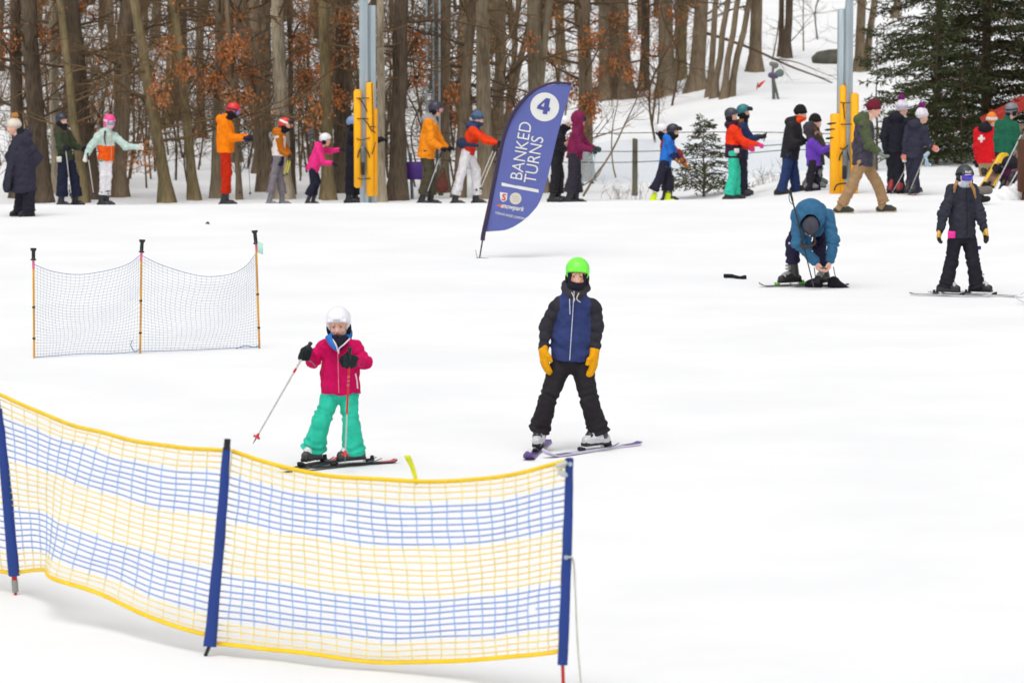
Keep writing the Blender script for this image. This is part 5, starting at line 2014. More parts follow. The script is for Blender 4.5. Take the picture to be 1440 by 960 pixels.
# mint and orange
i3 = person('skier in mint and orange jacket, white trousers and pink helmet, one arm stretched out', Yq, 149, 28, (154, 172, 24, 14, 0), (150, 189), (149, 221), 226,
       ((127, 207, -.1), (121, 220, -.15)), ((177, 206, -.05), (193, 207, -.1)), ((146, 247), (144, 274)), ((152, 247), (150, 274)),
       dict(st=.96, jc=fab(196, 220, 212), bands=[(204.5, fab(244, 96, 24))], pc=fab(238, 236, 240), pr=.84, bell=.082, hw=.055, bc=BOOTK, gc=fab(232, 228, 220), hat='helmet', hc=pla(250, 78, 150, .35), padc=fab(236, 110, 160),
            gog=(WHITE_P, pla(150, 160, 190, .1)), mask=fab(246, 196, 206), poseL='reach', fyR=60, fyL=60, hood='down', hoodc=fab(196, 220, 212), sw=.165, twl=.16, pnR=(1, -.3, 0), zip=(fab(250, 180, 130), .05),
            hairs=[([(148, 184, -.12), (147, 195, -.16), (149, 204, -.17)], [.018, .016, .006], 5, HAIR_BROWN, 'ponytail')]), Q)
patch(i3, 'lift_ticket', fab(70, 160, 150), i3['J']((142, 226, -.17)), (.035, .006, .02), np.array([0, -1, 0.]))
pole('white ski pole planted by the mint jacket skier', W(123, 215, Yq - .2), W(132.5, 278, Yq - .2), pla(226, 222, 214, .4))
# orange jacket, red trousers
i4 = person('skier in bright orange jacket, red trousers and red helmet facing the rope', Yq, 321, 88, (328, 156, 86, 22, 0), (317, 171), (317, 213), 214,
       ((324, 194, -.16), (341, 194, -.2)), ((326, 193), (347, 193, .05)), ((320, 243, -.08), (316, 272, -.08)), ((317, 243), (319, 272)),
       dict(st=1.0, jc=ORANGE, sl=ORANGE, flat=.9, twl=.175, twu=.17, ar=1.1, sw=.13, pc=fab(198, 44, 14), pr=.98, bell=.09, bc=BOOTK, gc=fab(40, 40, 60), hat='helmet', hc=pla(226, 44, 48, .3), gog=(pla(40, 40, 60, .4), pla(150, 130, 200, .1)), gaiter=BLACK, hood='down', fold=.012), Q)
for k, (a_, b_) in enumerate((((341, 190), (337, 276)), ((348, 190), (352, 277)))):
    pole(('black ski pole hanging from the near glove of the orange jacket skier', 'black ski pole hanging from the far glove of the orange jacket skier')[k], W(*a_, Yq - .2 + k * .3), W(*b_, Yq - .2 + k * .3), pla(60, 58, 58, .4), None, r=.006)
# child, brown sleeves
i5 = person('child in brown and white jacket, grey trousers and red helmet with white band', Yq, 392, 82, (401, 176, 84, 8, 0), (394, 188), (391, 222), 233,
       ((396, 211, -.13), (406, 219, -.2)), ((402, 211), (408, 219, -.05)), ((385, 248, -.06), (380, 272, -.06)), ((393, 248), (398, 273)),
       dict(st=.84, hs=.93, jc=fab(232, 226, 218), sl=fab(186, 104, 18), flat=.85, bands=[(219, fab(46, 48, 66))], pc=fab(128, 122, 130), bc=BOOTG, gc=fab(90, 60, 40), hat='helmet', hc=pla(222, 60, 52, .3), hband=pla(240, 236, 232, .3), gogup=(pla(40, 40, 46, .4), LENS_D), gaiter=BLACK, hood='down', hoodc=fab(196, 110, 24), cc=fab(196, 110, 24), sw=.14, twl=.16), Q)
for k, (a_, b_) in enumerate((((408, 216), (398, 252)), ((411, 217), (402, 250)))):
    pole(('yellow ski pole close against the grey trousers of the child', 'second yellow ski pole beside the child in brown and white')[k], W(*a_, Yq - .22 - k * .05), W(*b_, Yq - .22 - k * .05), pla(226, 220, 40, .4), None, m_grip=pla(60, 50, 40), r=.010)
# small pink child
i6 = person('small child in hot pink jacket, black trousers and white helmet reaching for the rope', Yq, 441, 78, (458, 197, 82, 10, 0), (450, 208), (440, 236), 241,
       ((454, 228, -.14), (467, 230, -.16)), ((464, 212), (477, 210, .02)), ((442, 256, -.05), (433, 275, -.05)), ((446, 254), (441, 275)),
       dict(st=.70, hs=.86, jc=fab(240, 54, 138), flat=.9, twl=.185, twu=.165, ar=1.15, pc=fab(38, 40, 56), pr=1.05, bc=BOOTK, bs=.9, gc=fab(44, 40, 48), hat='helmet', hc=WHITE_P, poseL='reach', poseR='relax', hood='down', fold=.010), Q)
# behind the pad
person('person in black with pale blue helmet mostly hidden behind the yellow pad', 70.9, 497, 85, (497, 174, 86, 8, 0), (496, 188), (495, 226), 229,
       ((512, 200, -.16), (530, 196, -.3)), ((516, 200), (534, 197)), ((491, 250, -.1), (492, 274, -.1)), ((499, 250), (501, 274)),
       dict(st=.95, jc=fab(36, 36, 48), pc=fab(36, 36, 46), bc=BOOTK, gc=fab(34, 34, 40), hat='helmet', hc=pla(130, 156, 200, .35), poseR='reach', poseL='reach', buckles=None, twl=.17), Q)
# orange jacket with grey hood
i8 = person('skier in amber orange jacket with grey hood, olive trousers and dark helmet', Yq, 600, 78, (613, 154, 80, 10, 0), (606, 170), (600, 212), 222,
       ((606, 198, -.2), (620, 208, -.22)), ((618, 198), (628, 207)), ((603, 244, -.08), (594, 274, -.08)), ((606, 244), (607, 274)),
       dict(st=1.02, jc=fab(250, 150, 30), flat=.82, twl=.185, twu=.17, ar=1.1, pc=fab(80, 76, 60), bc=BOOTK, gc=BLACK, hat='helmet', hc=pla(56, 52, 74, .3), gog=(pla(60, 56, 70, .4), pla(200, 150, 150, .15)), hood='down', hoodc=fab(168, 166, 166), cc=fab(168, 166, 166), fold=.010), Q)
pole('white ski pole held low by the amber orange jacket skier', W(621, 214, Yq - .25), W(599, 276, Yq - .25), pla(214, 214, 214, .4))
# red / navy with white trousers
i9 = person('skier in red and navy jacket with white trousers and blue knit hat leaning forward', Yq, 660, 80, (672, 168, 82, 8, 0), (667, 181), (657, 213), 216,
       ((684, 198, -.18), (698, 202, -.18)), ((686, 197), (700, 201)), ((649, 243, -.08), (641, 274, -.08)), ((669, 240), (671, 274)),
       dict(st=.97, jc=fab(232, 70, 28), sl=fab(238, 68, 24), bands=[(193, fab(206, 56, 30)), (212, fab(206, 50, 66))], pc=fab(228, 226, 230), pr=1.0, bc=BOOTK, gc=fab(36, 38, 56), hat='beanie', hc=fab(84, 110, 140), hc2=fab(60, 84, 116), gaiter=fab(52, 64, 96), hood='down', hoodc=fab(58, 72, 112), cc=fab(58, 72, 112), flat=.85), Q)
sdf_obj('waist_pack', i9['root'], [Ell('p', i9['J']((650, 201, -.05)), (.11, .15, .10)), Cone('p', i9['J']((650, 202, -.16)), i9['J']((671, 205, -.2)), .035, .03)], {'p': fab(48, 58, 84)}, .014, .03, disp=wrinkle(.004, 4, 20))
for k, (a_, b_) in enumerate((((697, 203), (668, 272)), ((701, 204), (674, 270)))):
    pole(('white ski pole slanting down from the red and navy skier', 'second white ski pole crossing beside the banner pole')[k], W(*a_, Yq - .25 - k * .05), W(*b_, Yq - .25 - k * .05), pla(226, 224, 218, .4))
# behind the banner
i10 = person('person in black mostly hidden behind the blue banner, white helmet showing', 70.8, 786, 80, (795, 174, 82, 6, 0), (788, 190), (782, 224), 230,
       ((790, 208, -.15), (797, 202, -.2)), ((794, 208), (802, 205)), ((781, 247, -.08), (778, 272, -.08)), ((787, 247), (786, 272)),
       dict(st=.97, jc=fab(40, 38, 44), pc=fab(46, 44, 48), bc=BOOTK, gc=fab(200, 140, 140), hat='helmet', hc=WHITE_P, gaiter=BLACK, flat=.85), Q)
# snowboard / skis carried in front of that person
# maroon hood
i11 = person('person in maroon hooded jacket and charcoal trousers holding pole straps', Yq, 806, 80, (815, 168, 80, 2, 0), (812, 184), (808, 219), 223,
       ((817, 207, -.16), (832, 211, -.2)), ((826, 206), (837, 209)), ((806, 246, -.08), (801, 271, -.08)), ((810, 246), (811, 271)),
       dict(st=1.0, jc=fab(128, 36, 78), hood='up', flat=.85, twl=.17, pc=fab(54, 50, 60), pr=1.12, bell=.115, bc=BOOTK, gc=fab(70, 80, 84), hat=None, gog=(BLACKP, LENS_D), fold=.010), Q)
sr = MB()
for a_, b_ in ((((834, 214), (826, 236), (818, 262))), (((836, 214), (834, 236), (833, 260)))) if False else ():
    pass
for k, (a_, b_) in enumerate((((834, 207), (818, 264)), ((838, 207), (833, 262)))):
    pole(('thin mint ski pole slanting from the maroon hooded person', 'thin mint ski pole hanging straight from the maroon hooded person')[k], W(*a_, Yq - .22 - k * .06), W(*b_, Yq - .22 - k * .06), pla(150, 196, 190, .4), r=.006)
# blue child and the one behind
i12 = person('child in bright blue jacket, dark helmet and neon yellow ski boots', Yq, 931, 80, (947, 185, 82, 8, 0), (942, 197), (935, 229), 234,
       ((944, 216, -.14), (950, 224, -.18)), ((948, 216), (955, 223)), ((928, 249, -.07), (919, 268, -.07)), ((940, 251), (940, 268)),
       dict(st=.80, hs=.95, jc=fab(44, 120, 216), sl=fab(44, 112, 206), slb=(.1, fab(40, 48, 90)), flat=.85, twl=.16, pc=fab(44, 42, 58), pr=1.15, bell=.11, bc=pla(222, 244, 24, .35, .95), bs=1.1, gc=fab(168, 110, 50), hat='helmet', hc=pla(44, 46, 60, .3), gogup=(BLACKP, LENS_D), gaiter=BLACK, hood='down', shaft=.11, poseR='relax', hw=.07), Q)
person('child with white helmet and maroon sleeve standing beyond the blue jacket child', 70.9, 938, 80, (931, 184, 82, 6, 0), (935, 199), (936, 230), 234,
       ((955, 216, -.1), (963, 229, -.1)), ((954, 214), (960, 228)), ((936, 250), (936, 268)), ((942, 250), (943, 268)),
       dict(st=.80, hs=.95, jc=fab(142, 52, 50), pc=fab(50, 46, 56), bc=BOOTK, gc=fab(176, 116, 52), hat='helmet', hc=WHITE_P, gaiter=BLACK, poseR='relax', poseL='relax'), Q)
# red over maroon jacket, mint trousers
i13 = person('skier in red and plum jacket, mint trousers and pink gloves', Yq - .6, 1029, 84, (1029, 163, 70, 4, 0), (1032, 178), (1031, 216), 222,
       ((1046, 200, -.2), (1066, 203, -.22)), ((1043, 202), (1054, 208, -.05)), ((1031, 244, -.08), (1025, 274, -.08)), ((1035, 244), (1034, 274)),
       dict(st=.98, jc=fab(246, 62, 26), sl=fab(246, 62, 26), bands=[(203, fab(62, 32, 56))], flat=.9, twl=.165, twu=.16, pc=fab(60, 206, 172), pr=.98, bell=.10, bc=BOOTK, gc=fab(246, 72, 150), hat='helmet', hc=pla(58, 60, 72, .35), hood='down', hoodc=fab(66, 34, 54), cc=fab(66, 34, 54), hairs=[([(1037, 168, -.02), (1039, 178, .0), (1037, 186, .02)], [.03, .03, .01], 0, HAIR_BROWN, 'hair')]), Q)
patch(i13, 'lift_ticket', fab(230, 220, 214), i13['J']((1036, 212, -.24)), (.045, .006, .04), np.array([0, -1, 0.]))
person('person in teal helmet and dark blue jacket just beyond the red and plum skier', Yq + .4, 1045, 84, (1046, 158, 84, 4, 0), (1045, 174), (1043, 214), 224,
       ((1056, 196, -.1), (1066, 193, -.15)), ((1056, 196), (1069, 192)), ((1043, 244, -.05), (1041, 274, -.05)), ((1045, 244), (1045, 274)),
       dict(st=1.0, jc=fab(46, 58, 98), pc=fab(36, 38, 54), bc=BOOTK, gc=fab(48, 48, 56), hat='helmet', hc=pla(40, 120, 124, .35), gogup=(BLACKP, LENS_D), gaiter=BLACK, poseR='grip', hairs=[([(1042, 168, -.1), (1044, 176, -.12)], [.05, .03], 0, fab(170, 120, 60), 'hair')]), Q)
tb = thing('tow_handle', W(1070, 191, Yq - .1), 'thin black tow handle in the dark glove beyond the pink gloves', 'handle')
MB().tube(spline([W(1062, 193, Yq - .1), W(1077, 188, Yq - .1), W(1078, 187, Yq - .1), W(1074, 199, Yq - .1)], 12), .010, 6).build('bar', BLACKP, tb)
# black jacket, jeans
i15 = person('person in black jacket, blue jeans and black knit hat with orange neck warmer', 68.2, 1109, 72, (1126, 160, 76, 8, 0), (1117, 175), (1111, 215), 223,
       ((1114, 202, -.22), (1123, 200, -.26)), ((1124, 200), (1131, 198)), ((1105, 245, -.1), (1098, 270, -.1)), ((1117, 246), (1120, 270)),
       dict(st=1.02, jc=fab(44, 42, 46), flat=.85, twl=.185, twu=.18, ar=1.15, pc=fab(44, 62, 106), pr=1.02, bell=.088, bc=fab(60, 54, 50), sole=0, gc=BLACK, hat='beanie', hc=fab(32, 32, 36), gaiter=fab(252, 82, 30), hood='down', fold=.010), Q)
person('adult in dark brown jacket and black hat behind the purple jacket child', 68.9, 1147, 80, (1147, 172, 74, 4, 0), (1148, 188), (1150, 220), 232,
       ((1156, 208), (1162, 216)), ((1158, 208), (1164, 216)), ((1140, 246), (1137, 271)), ((1150, 246), (1150, 271)),
       dict(st=.95, jc=fab(70, 60, 54), pc=fab(52, 50, 58), bc=pla(104, 116, 108, .5), gc=fab(38, 44, 70), hat='beanie', hc=fab(38, 34, 34), hood='down', hoodc=fab(150, 120, 84), poseR='relax', poseL='relax'), Q)
i16 = person('child in purple jacket and blue gloves with charcoal hood', 67.8, 1143, 80, (1141, 183, 76, 4, 0), (1142, 197), (1144, 228), 233,
       ((1155, 212, -.14), (1168, 206, -.18)), ((1156, 212), (1170, 207)), ((1140, 250, -.06), (1138, 270, -.06)), ((1148, 250), (1149, 270)),
       dict(st=.84, hs=.95, jc=fab(112, 70, 188), hood='up', hoodc=fab(66, 62, 68), flat=.9, pc=fab(44, 40, 50), bc=BOOTG, gc=fab(52, 72, 160), hat=None, hairs=[([(1146, 176, -.06), (1147, 186, -.08)], [.03, .02], 0, HAIR_BROWN, 'hair')]), Q)
hd_ = MB()
for y_, x0_h, x1_h in ((173.5, 1163, 1176), (182, 1160, 1174), (194, 1161, 1172)):
    tb = thing('tow_handle', W(x1_h, y_, 66.3), {173.5: 'upper black tow grip hanging at the yellow pad', 182: 'middle black tow grip hanging at the yellow pad', 194: 'lowest black tow grip just above the blue glove'}[y_], 'handle')
    MB().tube([W(x0_h, y_ + 1, 66.3), W(x0_h + 4, y_ + .8, 66.3), W(x1_h, y_ - .5, 66.3)], [.012, .022, .010], 8).build('bar', BLACKP, tb)
# walking man
d = dist_at(1212, 299)
CAMO = mat('dark_camouflage', C(62, 58, 74), rough=.75, var=.45, scale=13, bump=.2, bscale=45)
i17 = person('man in green and camouflage jacket, tan trousers and maroon beanie striding across the snow', d, 1213, 80, (1229, 154, 82, 10, 0), (1216, 172), (1213, 226), 233,
       ((1222, 203, -.2), (1236, 214, -.22)), ((1204, 203, .2), (1212, 222, .2)), ((1198, 262, -.08), (1183, 289, -.1)), ((1233, 256, .06), (1243, 285, .08)),
       dict(st=1.06, jc=CAMO, sl=fab(84, 94, 66), bands=[(182, CAMO)], flat=.88, twl=.18, twu=.17, ar=1.05, cc=fab(84, 94, 66), pc=fab(166, 134, 98), pr=1.0, bell=.088, bc=pla(52, 52, 46, .6), bc2=fab(166, 134, 98), solec=pla(190, 178, 140, .6), sole=0.0, gc=fab(126, 134, 124), hat='beanie', hc=fab(112, 34, 52), hood='down', hoodc=fab(84, 94, 66), poseR='relax', poseL='relax', fold=.010, pwr=.0065, fyR=84, fyL=78, bare={}, shaft=.1), None)
# couple seen from behind
i18 = person('person in black jacket seen from behind in white and purple pompom hat', 66.6, 1260, 155, (1269, 153, 140, 2, 0), (1262, 168), (1259, 212), 214,
       ((1278, 192, -.1), (1280, 210, 0)), ((1243, 192, -.05), (1246, 212, -.05)), ((1264, 244), (1266, 272)), ((1255, 244), (1254, 272)),
       dict(st=1.02, jc=fab(36, 36, 48), twl=.19, twu=.185, sw=.175, pc=fab(38, 38, 48), pr=1.0, bc=pla(150, 44, 50, .4), gc=BLACK, hat='beanie', hc=fab(226, 222, 230), hc2=fab(200, 190, 214), pom=fab(120, 34, 104), hood='down', poseR='relax', poseL='relax'), 'people in pompom hats')
i19 = person('person in charcoal suit and white purple topped pompom hat holding poles, back turned', 66.2, 1284, 140, (1297, 164, 120, 4, 0), (1289, 178), (1285, 216), 222,
       ((1303, 200, -.1), (1312, 207, -.2)), ((1274, 200, .0), (1272, 216, 0)), ((1286, 245), (1287, 272)), ((1281, 245), (1279, 272)),
       dict(st=.97, jc=fab(54, 54, 70), twl=.17, twu=.16, sw=.16, pc=fab(50, 50, 66), pr=.95, bc=BOOTK, gc=fab(220, 140, 120), gc2=fab(228, 216, 214), hat='beanie', hc=fab(230, 226, 232), pom=fab(126, 34, 110), hood='down', poseL='relax'), 'people in pompom hats')
pole('grey ski pole slanting from the pale glove of the charcoal suited person', W(1306, 206, 65.7), W(1277.5, 273, 65.6), pla(190, 186, 182, .4), m_basket=pla(60, 60, 70))
pole('grey ski pole slanting behind the legs of the person in black', W(1279, 228, 65.6), W(1253, 274, 65.5), pla(176, 172, 172, .4), m_basket=pla(60, 60, 70))
tw = thing('glove', W(1305, 214, 65.6), 'pale blue glove dangling over the ski pole of the charcoal suited person', 'glove')
sdf_obj('shell', tw, [Cone('a', (0, 0, -.02), (-.04, 0, -.06), .03, .036, ((0, 1, 0), .6)), Cone('a', (-.02, 0, -.2), (.03, -.01, -.22), .028, .03, ((0, 1, 0), .6)), Cone('a', (-.04, 0, -.08), (-.01, 0, -.2), .02, .02)], {'a': fab(168, 190, 206)}, .012, .02, disp=wrinkle(.006, 3, 30))
# patroller and green puffer
i20 = person('ski patroller in red vest with white cross and orange hat, back turned', 71.5, 1388, 165, (1395, 170, 150, 0, 0), (1386, 182), (1386, 226), 229,
       ((1402, 206, -.08), (1400, 222, 0)), ((1374, 206, 0), (1374, 224, 0)), ((1392, 240), (1394, 256)), ((1384, 240), (1384, 256)),
       dict(st=1.0, jc=fab(226, 28, 38), sl=fab(214, 28, 38), twl=.175, twu=.17, sw=.15, pc=fab(176, 152, 116), bc=BOOTK, gc=BLACK, hat='beanie', hc=fab(240, 138, 60), hc2=fab(236, 226, 222), hood='down', hoodc=BLACK, cc=BLACK, poseR='relax', poseL='relax'), None)
cx = i20['J']((1378.5, 194.5, 0)); n_ = np.array([-.15, -.985, 0])
cr_ = MB()
yb = -.175
l_ = np.array([.985, -.15, 0])
for hw_, hh_ in ((.062, .022), (.022, .068)):
    cr_.box(np.array([cx[0], yb - (.004 if hh_ > .05 else 0), cx[2]]), (hw_, .012, hh_), 0, None, .002)
cr_.build('cross', fab(240, 238, 238), i20['root'], np.zeros(3))
i21 = person('person in quilted green puffer jacket and grey helmet, back turned', 70.0, 1413, 138, (1423, 156, 125, 4, 0), (1416, 172), (1412, 212), 215,
       ((1431, 195, -.1), (1434, 211, -.15)), ((1402, 196, 0), (1404, 214, .1)), ((1416, 242), (1418, 262)), ((1408, 242), (1408, 262)),
       dict(st=1.04, jc=fab(34, 100, 76), ring=.055, sring=.055, twl=.19, twu=.185, sw=.165, pc=fab(38, 36, 46), bc=BOOTK, gc=BLACK, hat='helmet', hc=pla(126, 128, 134, .35), gog=(BLACKP, LENS_D), wr=.003), None)

# ---------------- girl in goggles
d22 = dist_at(1353, 416)
BLK2 = fab(54, 54, 66)
i22 = person('girl in charcoal jacket and black helmet with mirrored blue goggles and blond braids', d22, 1353, 20, (1357, 249, 16, 6, 0), (1353, 263), (1353, 328), 333,
       ((1327, 300, -.12), (1322, 324, -.16)), ((1379, 304, -.05), (1384, 322, -.1)), ((1338, 368, -.02), (1330, 405)), ((1369, 372, -.06), (1375, 406, -.02)),
       dict(st=.97, vx=.0095, fine=.007, gvx=.006, eyes=False, jc=BLK2, sl=BLK2, flat=.75, twl=.172, twu=.145, sw=.138, fold=.010, pc=fab(38, 37, 45), pr=.98, bell=.105, bc=BOOTK, bc2=pla(60, 60, 64, .4), buckles=pla(190, 192, 196, .3), bs=1.0, fyR=62, fyL=62, sole=.055, pwr=.0065,
            gc=fab(222, 178, 92), gc2=fab(52, 46, 40), gcL=fab(222, 178, 92), poseR='relax', poseL='mitt', hat='helmet', hc=pla(56, 58, 64, .4), gog=(pla(236, 196, 190, .35), mat('mirror_lens', C(70, 66, 214), rough=.12, var=.35, scale=6, bump=0, spec=.8)), strap=BLACK,
            gaiter=mat('patterned_neck_scarf', C(206, 212, 226), rough=.8, var=.28, scale=22, bump=.2), gcuff=BLACK, zip=(fab(40, 40, 50), .0), pnR=(1, -.5, 0), pnL=(-1, -.4, 0),
            hairs=[([(1346, 255, -.12), (1343, 262, -.17), (1342, 271, -.175)], [.017, .018, .008], 4, HAIR_BLOND, 'braid'), ([(1364, 258, -.12), (1369, 266, -.17), (1372, 279, -.155)], [.017, .019, .008], 5, HAIR_BLOND, 'braid')]), None)
patch(i22, 'lift_ticket', pla(246, 40, 160, .5), i22['J']((1338, 330, -.185)), (.045, .006, .042), np.array([0, -1, 0.]))
patch(i22, 'trouser_tag', fab(52, 58, 104), i22['J']((1377, 348.5, -.05)), (.022, .006, .022), np.array([.2, -1, 0.]))
# writing on the helmet
def helmet_text(info, txt, size, m, f0, u0, rows=1):
    cu = bpy.data.curves.new('lettering', 'FONT'); cu.body = txt; cu.size = size; cu.align_x = 'CENTER'; cu.extrude = .002; cu.offset = size * .02
    ob = bpy.data.objects.new('lettering', cu); COL.objects.link(ob)
    me = bpy.data.meshes.new_from_object(ob.evaluated_get(bpy.context.evaluated_depsgraph_get()))
    bpy.data.objects.remove(ob)
    A, hd = info['A'], info['hd']
    co = np.empty(len(me.vertices) * 3, np.float32); me.vertices.foreach_get('co', co); co = co.reshape(-1, 3)
    out = []
    for x, y, z in co:
        l = x; u = u0 + y
        q = 1 - (l / .108) ** 2 - ((u - .035) / .118) ** 2
        f = -.012 + .130 * math.sqrt(max(q, .05)) + .003 + z
        out.append(hd(l, f, u))
    me.vertices.foreach_set('co', np.array(out, np.float32).ravel())
    me.materials.clear(); me.materials.append(m); me.update()
    return link('lettering', me, info['root'])


helmet_text(i22, 'RUST', .036, pla(226, 226, 226, .4), 0, .066)
gsk = 'skis of the girl in charcoal jacket'
f22 = facing(70)
SKB = pla(44, 44, 48, .35); SKG = pla(210, 210, 212, .3)
for a_ in (i22['aR'], i22['aL']):
    p_ = i22['org'] + a_; p_[2] = gz(p_[0], p_[1]) + .002
    ski({0: 'dark ski with pale topsheet under the trailing boot of the girl in goggles', 1: 'dark ski with pale topsheet under the leading boot of the girl in goggles'}[int(a_ is i22['aL'])], p_ + facing(66) * .04, 68, 1.05, SKB, SKB, SKG, 'skis of the girl in goggles')

# ---------------- man bending over his bindings
d23 = dist_at(1140, 403)
BLUEJ = fab(60, 112, 150, .85)
org23 = None
i23 = person('man in blue jacket bending down to his ski bindings with bare hands', d23, 1138, 0, (1139, 319, 8, 76, 0, -.42), (1142, 300, -.28), (1143, 302, .24), 312,
       ((1122, 342, -.40), (1147, 368, -.36)), ((1172, 338, -.36), (1167, 367, -.34)), ((1115, 342, -.02), (1114, 380, .05)), ((1152, 346, -.08), (1158, 383, .0)),
       dict(st=1.03, vx=.0095, fine=.007, hvx=.0045, eyes=False, shR=(1122, 303, -.27), shL=(1163, 303, -.27), hipR=(1124, 322, .20), hipL=(1157, 322, .20), jc=BLUEJ, sl=BLUEJ, twl=.17, twu=.19, flat=.8, sw=.16, ar=1.12, fold=.012, wr=.008,
            pc=fab(42, 40, 66), pr=1.02, bell=.085, cuff=.10, flap=[((1127, 322, -.2), (1132, 350, -.16), .11, .09), ((1150, 315, -.15), (1146, 330, -.1), .10, .08)], bc=pla(40, 40, 42, .35), bc2=pla(62, 60, 58, .4), buckles=pla(150, 152, 150, .3), bs=1.05, shaft=.26, fyR=-58, fyL=-30, sole=.055, gc=BLACK, bare={'R': 'reach', 'L': 'reach'},
            hdR=(.35, -.15, -1), hdL=(-.12, -.15, -1), pnR=(.8, .3, .2), pnL=(-.8, .3, .2), hat='beanie', hc=fab(78, 76, 86), hc2=fab(66, 64, 74), beanie_h=.125, hood=None, collar=False), None)
# the jacket's hood falling round his neck, collar lining, hanging neck strap
hb = i23['J']((1140, 300, -.40))
sdf_obj('hood', i23['root'], [Sub('out', Ell('', i23['J']((1139, 302, -.37)), (.20, .17, .20)), Ell('', i23['J']((1139, 322, -.46)), (.135, .17, .20))), Sub('in', Ell('', i23['J']((1139, 304, -.36)), (.165, .15, .17)), Ell('', i23['J']((1139, 322, -.45)), (.125, .17, .19)))], {'out': BLUEJ, 'in': BLACK}, .010, .012, disp=wrinkle(.006, 41, 16))
ns = MB()
P = spline([i23['J']((1125, 338, -.44)), i23['J']((1128, 347, -.50)), i23['J']((1137, 347.5, -.53)), i23['J']((1146, 342, -.5)), i23['J']((1145, 333, -.46))], 20)
ns.tube(P, .017, 6)
ns.build('neck_strap', fab(74, 62, 54), i23['root'], np.zeros(3))
for w_, e_ in ((i23['wR'], i23['eR']), (i23['wL'], i23['eL'])):
    dd = unit(w_ - e_)
    MB().tube([w_ - dd * .045, w_ + dd * .012], .05, 10).build('cuff', BLACK, i23['root'], np.zeros(3))
patch(i23, 'trouser_print', fab(226, 226, 232), i23['J']((1110, 342, -.16)), (.012, .004, .012), np.array([-.3, -1, 0.]))
GRN = pla(92, 200, 40, .35)
for a_, yw, lb in ((i23['aR'], -58, 'dark ski with lime green bindings under the boot beside the planted black pole'), (i23['aL'], -62, 'dark ski with lime green bindings under the boot the bending man adjusts')):
    p_ = i23['org'] + a_; p_[2] = gz(p_[0], p_[1]) + .002
    ski(lb, p_ + facing(yw) * .04, yw - 14 if a_ is i23['aR'] else -74, 1.62 * .48 if False else .78, pla(60, 58, 60, .35), pla(70, 66, 68, .35), pla(120, 116, 116, .3), 'skis with lime green bindings', bind=GRN, wid=.045)
pole('black ski pole planted upright against the bending man in blue', W(1111, 268, d23 - .5), W(1144.5, 404, d23 - .5), pla(44, 42, 44, .4), r=.010)
gl = thing('glove', G(1184, 404), 'black glove lying on the snow beside the bending man, fingers pointing away', 'glove')
go = np.array(gl.location)
def gp_(x, y): return W(x, y, go[1] + .0) - go
sdf_obj('shell', gl, [Cone('a', gp_(1173, 398), gp_(1180, 404), .085, .07), Cone('a', gp_(1180, 404), gp_(1191, 408.5), .068, .04), Cone('a', gp_(1191, 408.5), gp_(1201, 409), .038, .028)], {'a': fab(34, 32, 40)}, .011, .02, disp=wrinkle(.006, 2, 28))
gl2 = thing('glove', G(1142, 404), 'black glove lying between the two boots of the bending man', 'glove')
go = np.array(gl2.location)
sdf_obj('shell', gl2, [Cone('a', gp_(1139, 401), gp_(1149, 399), .065, .075), Cone('a', gp_(1139, 401), gp_(1136, 403), .05, .03)], {'a': fab(34, 32, 40)}, .011, .02, disp=wrinkle(.006, 6, 28))
for nm, pts, o_ in (('leash', ((1172, 375), (1174, 386), (1177, 395)), gl), ('leash', ((1145, 376), (1146.5, 388), (1148, 394)), gl2)):
    MB().tube(spline([W(x, y, d23 - .33) for x, y in pts], 8), .006, 5).build(nm, BLACK, o_)
sp0 = thing('ski_strap', G(1033, 392), 'short black ski strap lying alone on the snow', 'strap')
MB().tube(spline([G(1018, 391) + [0, 0, .03], G(1030, 391.5) + [0, 0, .03], G(1040, 393) + [0, 0, .025], G(1049, 393) + [0, 0, .03]], 14), [.028] * 5 + [.022] * 6 + [.03] * 3, 6).build('band', BLACK, sp0)

# ---------------- lime helmet
d24 = dist_at(803, 634)
LIMEH = pla(124, 246, 76, .35, 1.0)
MITT = fab(240, 168, 16)
LV = fab(54, 66, 116)
SLV = fab(52, 50, 58)
i24 = person('skier in lime green helmet, navy vest jacket with black quilted sleeves and yellow mittens', d24, 803, 0, (812, 386, -2, 10, -3), (809, 410), (803, 502), 506,
       ((769, 455, -.02), (764, 492, -.06)), ((840, 455, -.02), (836, 496, -.06)), ((769, 566, -.06), (758, 606, 0)), ((829, 566, -.06), (842, 608, 0)),
       dict(st=.92, hs=.93, vx=.008, fine=.0055, gvx=.005, shR=(785, 427), shL=(834, 428), hipR=(787, 514), hipL=(819, 514), jc=LV, sl=SLV, sring=.075, flat=.70, twl=.182, twu=.152, ar=.83, fold=.0, hood='down', hoodc=fab(60, 58, 64), cc=fab(56, 54, 60), pc=fab(44, 40, 44), pr=.98, bell=.105, pwr=.0065,
            bc=pla(206, 204, 208, .35), bc2=pla(66, 64, 70, .35), buckles=pla(40, 40, 44, .35), bs=1.02, fyR=-8, fyL=-46, sole=.055, tongue=pla(232, 232, 236, .35), gc=MITT, gc2=MITT, poseR='mitt', poseL='mitt', gf=1.25, gs=1.22, hdR=(.1, -.1, -1), hdL=(-.08, -.1, -1), pnR=(.9, .45, 0), pnL=(-.9, .45, 0),
            hat='helmet', hc=LIMEH, padc=fab(32, 32, 38), gaiter=fab(34, 34, 46), balaclava=True, cheek=SKIN_PINK, hair=HAIR_BLOND, bangs=HAIR_BLOND, zip=(fab(196, 200, 216), -.012), wr=.006, wf=42), None)
zp = MB()
sd_f = i24['Fs']
